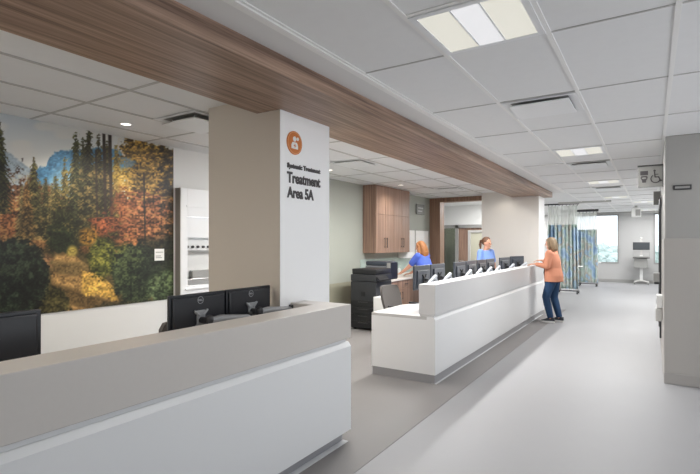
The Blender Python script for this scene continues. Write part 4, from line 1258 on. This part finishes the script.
# nurse at the worktop, seen from behind and the side
JB = dict(pelvis=(-.05, 0, .90), chest=(.05, 0, 1.16), neck=(.09, 0, 1.34), head=(.13, 0, 1.455),
          shl=(.08, .17, 1.285), shr=(.08, -.17, 1.285), ell=(.27, .20, 1.06), elr=(.24, -.20, 1.05), wrl=(.50, .17, .925), wrr=(.44, -.12, .92),
          hipl=(-.05, .09, .86), hipr=(-.05, -.09, .86), knl=(-.02, .09, .49), knr=(-.02, -.09, .49), anl=(-.06, .10, .075), anr=(-.06, -.10, .075))
person('nurse in royal blue scrubs with long red-blond hair reaching over the worktop', (-3.83, 8.85, .003), R(172), JB, M['scrub'], M['navy'], M['blond'], 'long', 'short', .74, 1.16, (R(8), R(10)),
       {'l': dict(d=(.97, -.1, -.2), curl=.3), 'r': dict(d=(.97, .1, -.2), curl=.3)})

# ------------------------------------------------------------------ trees outside the far windows
b = NB(); box(b, -60, 60, YB + .5, 120, -4.2, -4.0); o = struct('ground_outside', b, M['lawn'])
rnd = random.Random(3)
tx = [(-6.7, 58, 4.6), (-4.9, 64, 5.5), (-2.9, 55, 4.3), (.6, 60, 4.9)]
tl = ['pale hazy tree outside the large far window, beside the curtain edge', 'taller pale hazy tree outside the large far window, in its middle',
      'low pale hazy tree outside the large far window, at its right side', 'pale hazy tree outside the narrow far right window']
for (x, y, h), lb in zip(tx, tl):
    t = thing('tree', lb, 'tree', (x, y, -4.0), 0, 'trees outside the far windows')
    b = NB(); tube(b, [(0, 0, 0), (0.05, 0, h * .5), (0, 0, h * .8)], [.2, .14, .06], 8); obj('trunk', b, M['bark'], t)
    b = NB()
    for k in range(26):
        a = rnd.uniform(0, 2 * PI); rr = rnd.uniform(0, 1.5) ; z = h * rnd.uniform(.45, .95)
        rr *= 1.2 - .8 * max(0, (z / h - .6))
        ball(b, (rr * math.cos(a), rr * math.sin(a), z), rnd.uniform(.4, .8), rnd.uniform(.4, .8), rnd.uniform(.35, .7), 8)
    for v in b.verts:
        v.co += Vector((rnd.uniform(-.1, .1), rnd.uniform(-.1, .1), rnd.uniform(-.1, .1)))
    obj('crown', b, M['leaf'], t)

sun = bpy.data.lights.new('sun', 'SUN'); sun.energy = 2.2; sun.angle = .3; sun.color = (.95, .98, 1)  # sun lamp added only to brighten the trees outside
so_ = bpy.data.objects.new('sun', sun); COL.objects.link(so_); so_.rotation_euler = (R(48), 0, 0); so_.location = (0, 40, 20)
# ------------------------------------------------------------------ world, camera, view
w = bpy.data.worlds.new('overcast_sky'); S.world = w; w.use_nodes = True
nt = w.node_tree; bg = nt.nodes['Background']
tc = nt.nodes.new('ShaderNodeTexCoord'); sx = nt.nodes.new('ShaderNodeSeparateXYZ'); rp = nt.nodes.new('ShaderNodeValToRGB')
nt.links.new(tc.outputs['Generated'], sx.inputs[0]); nt.links.new(sx.outputs['Z'], rp.inputs['Fac']); nt.links.new(rp.outputs['Color'], bg.inputs['Color'])
mp = nt.nodes.new('ShaderNodeMapRange'); mp.inputs['From Min'].default_value = -1.0; mp.inputs['From Max'].default_value = 1.0
nt.links.new(sx.outputs['Z'], mp.inputs['Value']); nt.links.new(mp.outputs['Result'], rp.inputs['Fac'])
cr = rp.color_ramp                                   # brighter lower half added to light the ceiling, bright hazy horizon, bluer sky above
cr.elements[0].color = (1.6, 1.6, 1.65, 1); cr.elements[0].position = .3
cr.elements[1].color = (.42, .50, .62, 1); cr.elements[1].position = .85
e = cr.elements.new(.53); e.color = (.88, .94, 1.0, 1)
bg.inputs['Strength'].default_value = 1.3

cam = bpy.data.cameras.new('camera'); co = bpy.data.objects.new('camera', cam); COL.objects.link(co)
cam.sensor_width = 36.0; cam.lens = 36.0 * FPX / 700.0
cam.shift_y = 6.0 / 700.0
co.location = (0, 0, 1.55); co.rotation_euler = (PI / 2, 0, TH)
cam.clip_start = .05; cam.clip_end = 300
S.camera = co
S.view_settings.view_transform = 'Standard'; S.view_settings.look = 'None'
S.view_settings.exposure = 0.46; S.view_settings.gamma = 1.0; S.view_settings.use_curve_mapping = False
S.cycles.use_denoising = True
S.cycles.max_bounces = 10; S.cycles.diffuse_bounces = 6; S.cycles.glossy_bounces = 4; S.cycles.transparent_max_bounces = 12
S.cycles.sample_clamp_indirect = 6.0
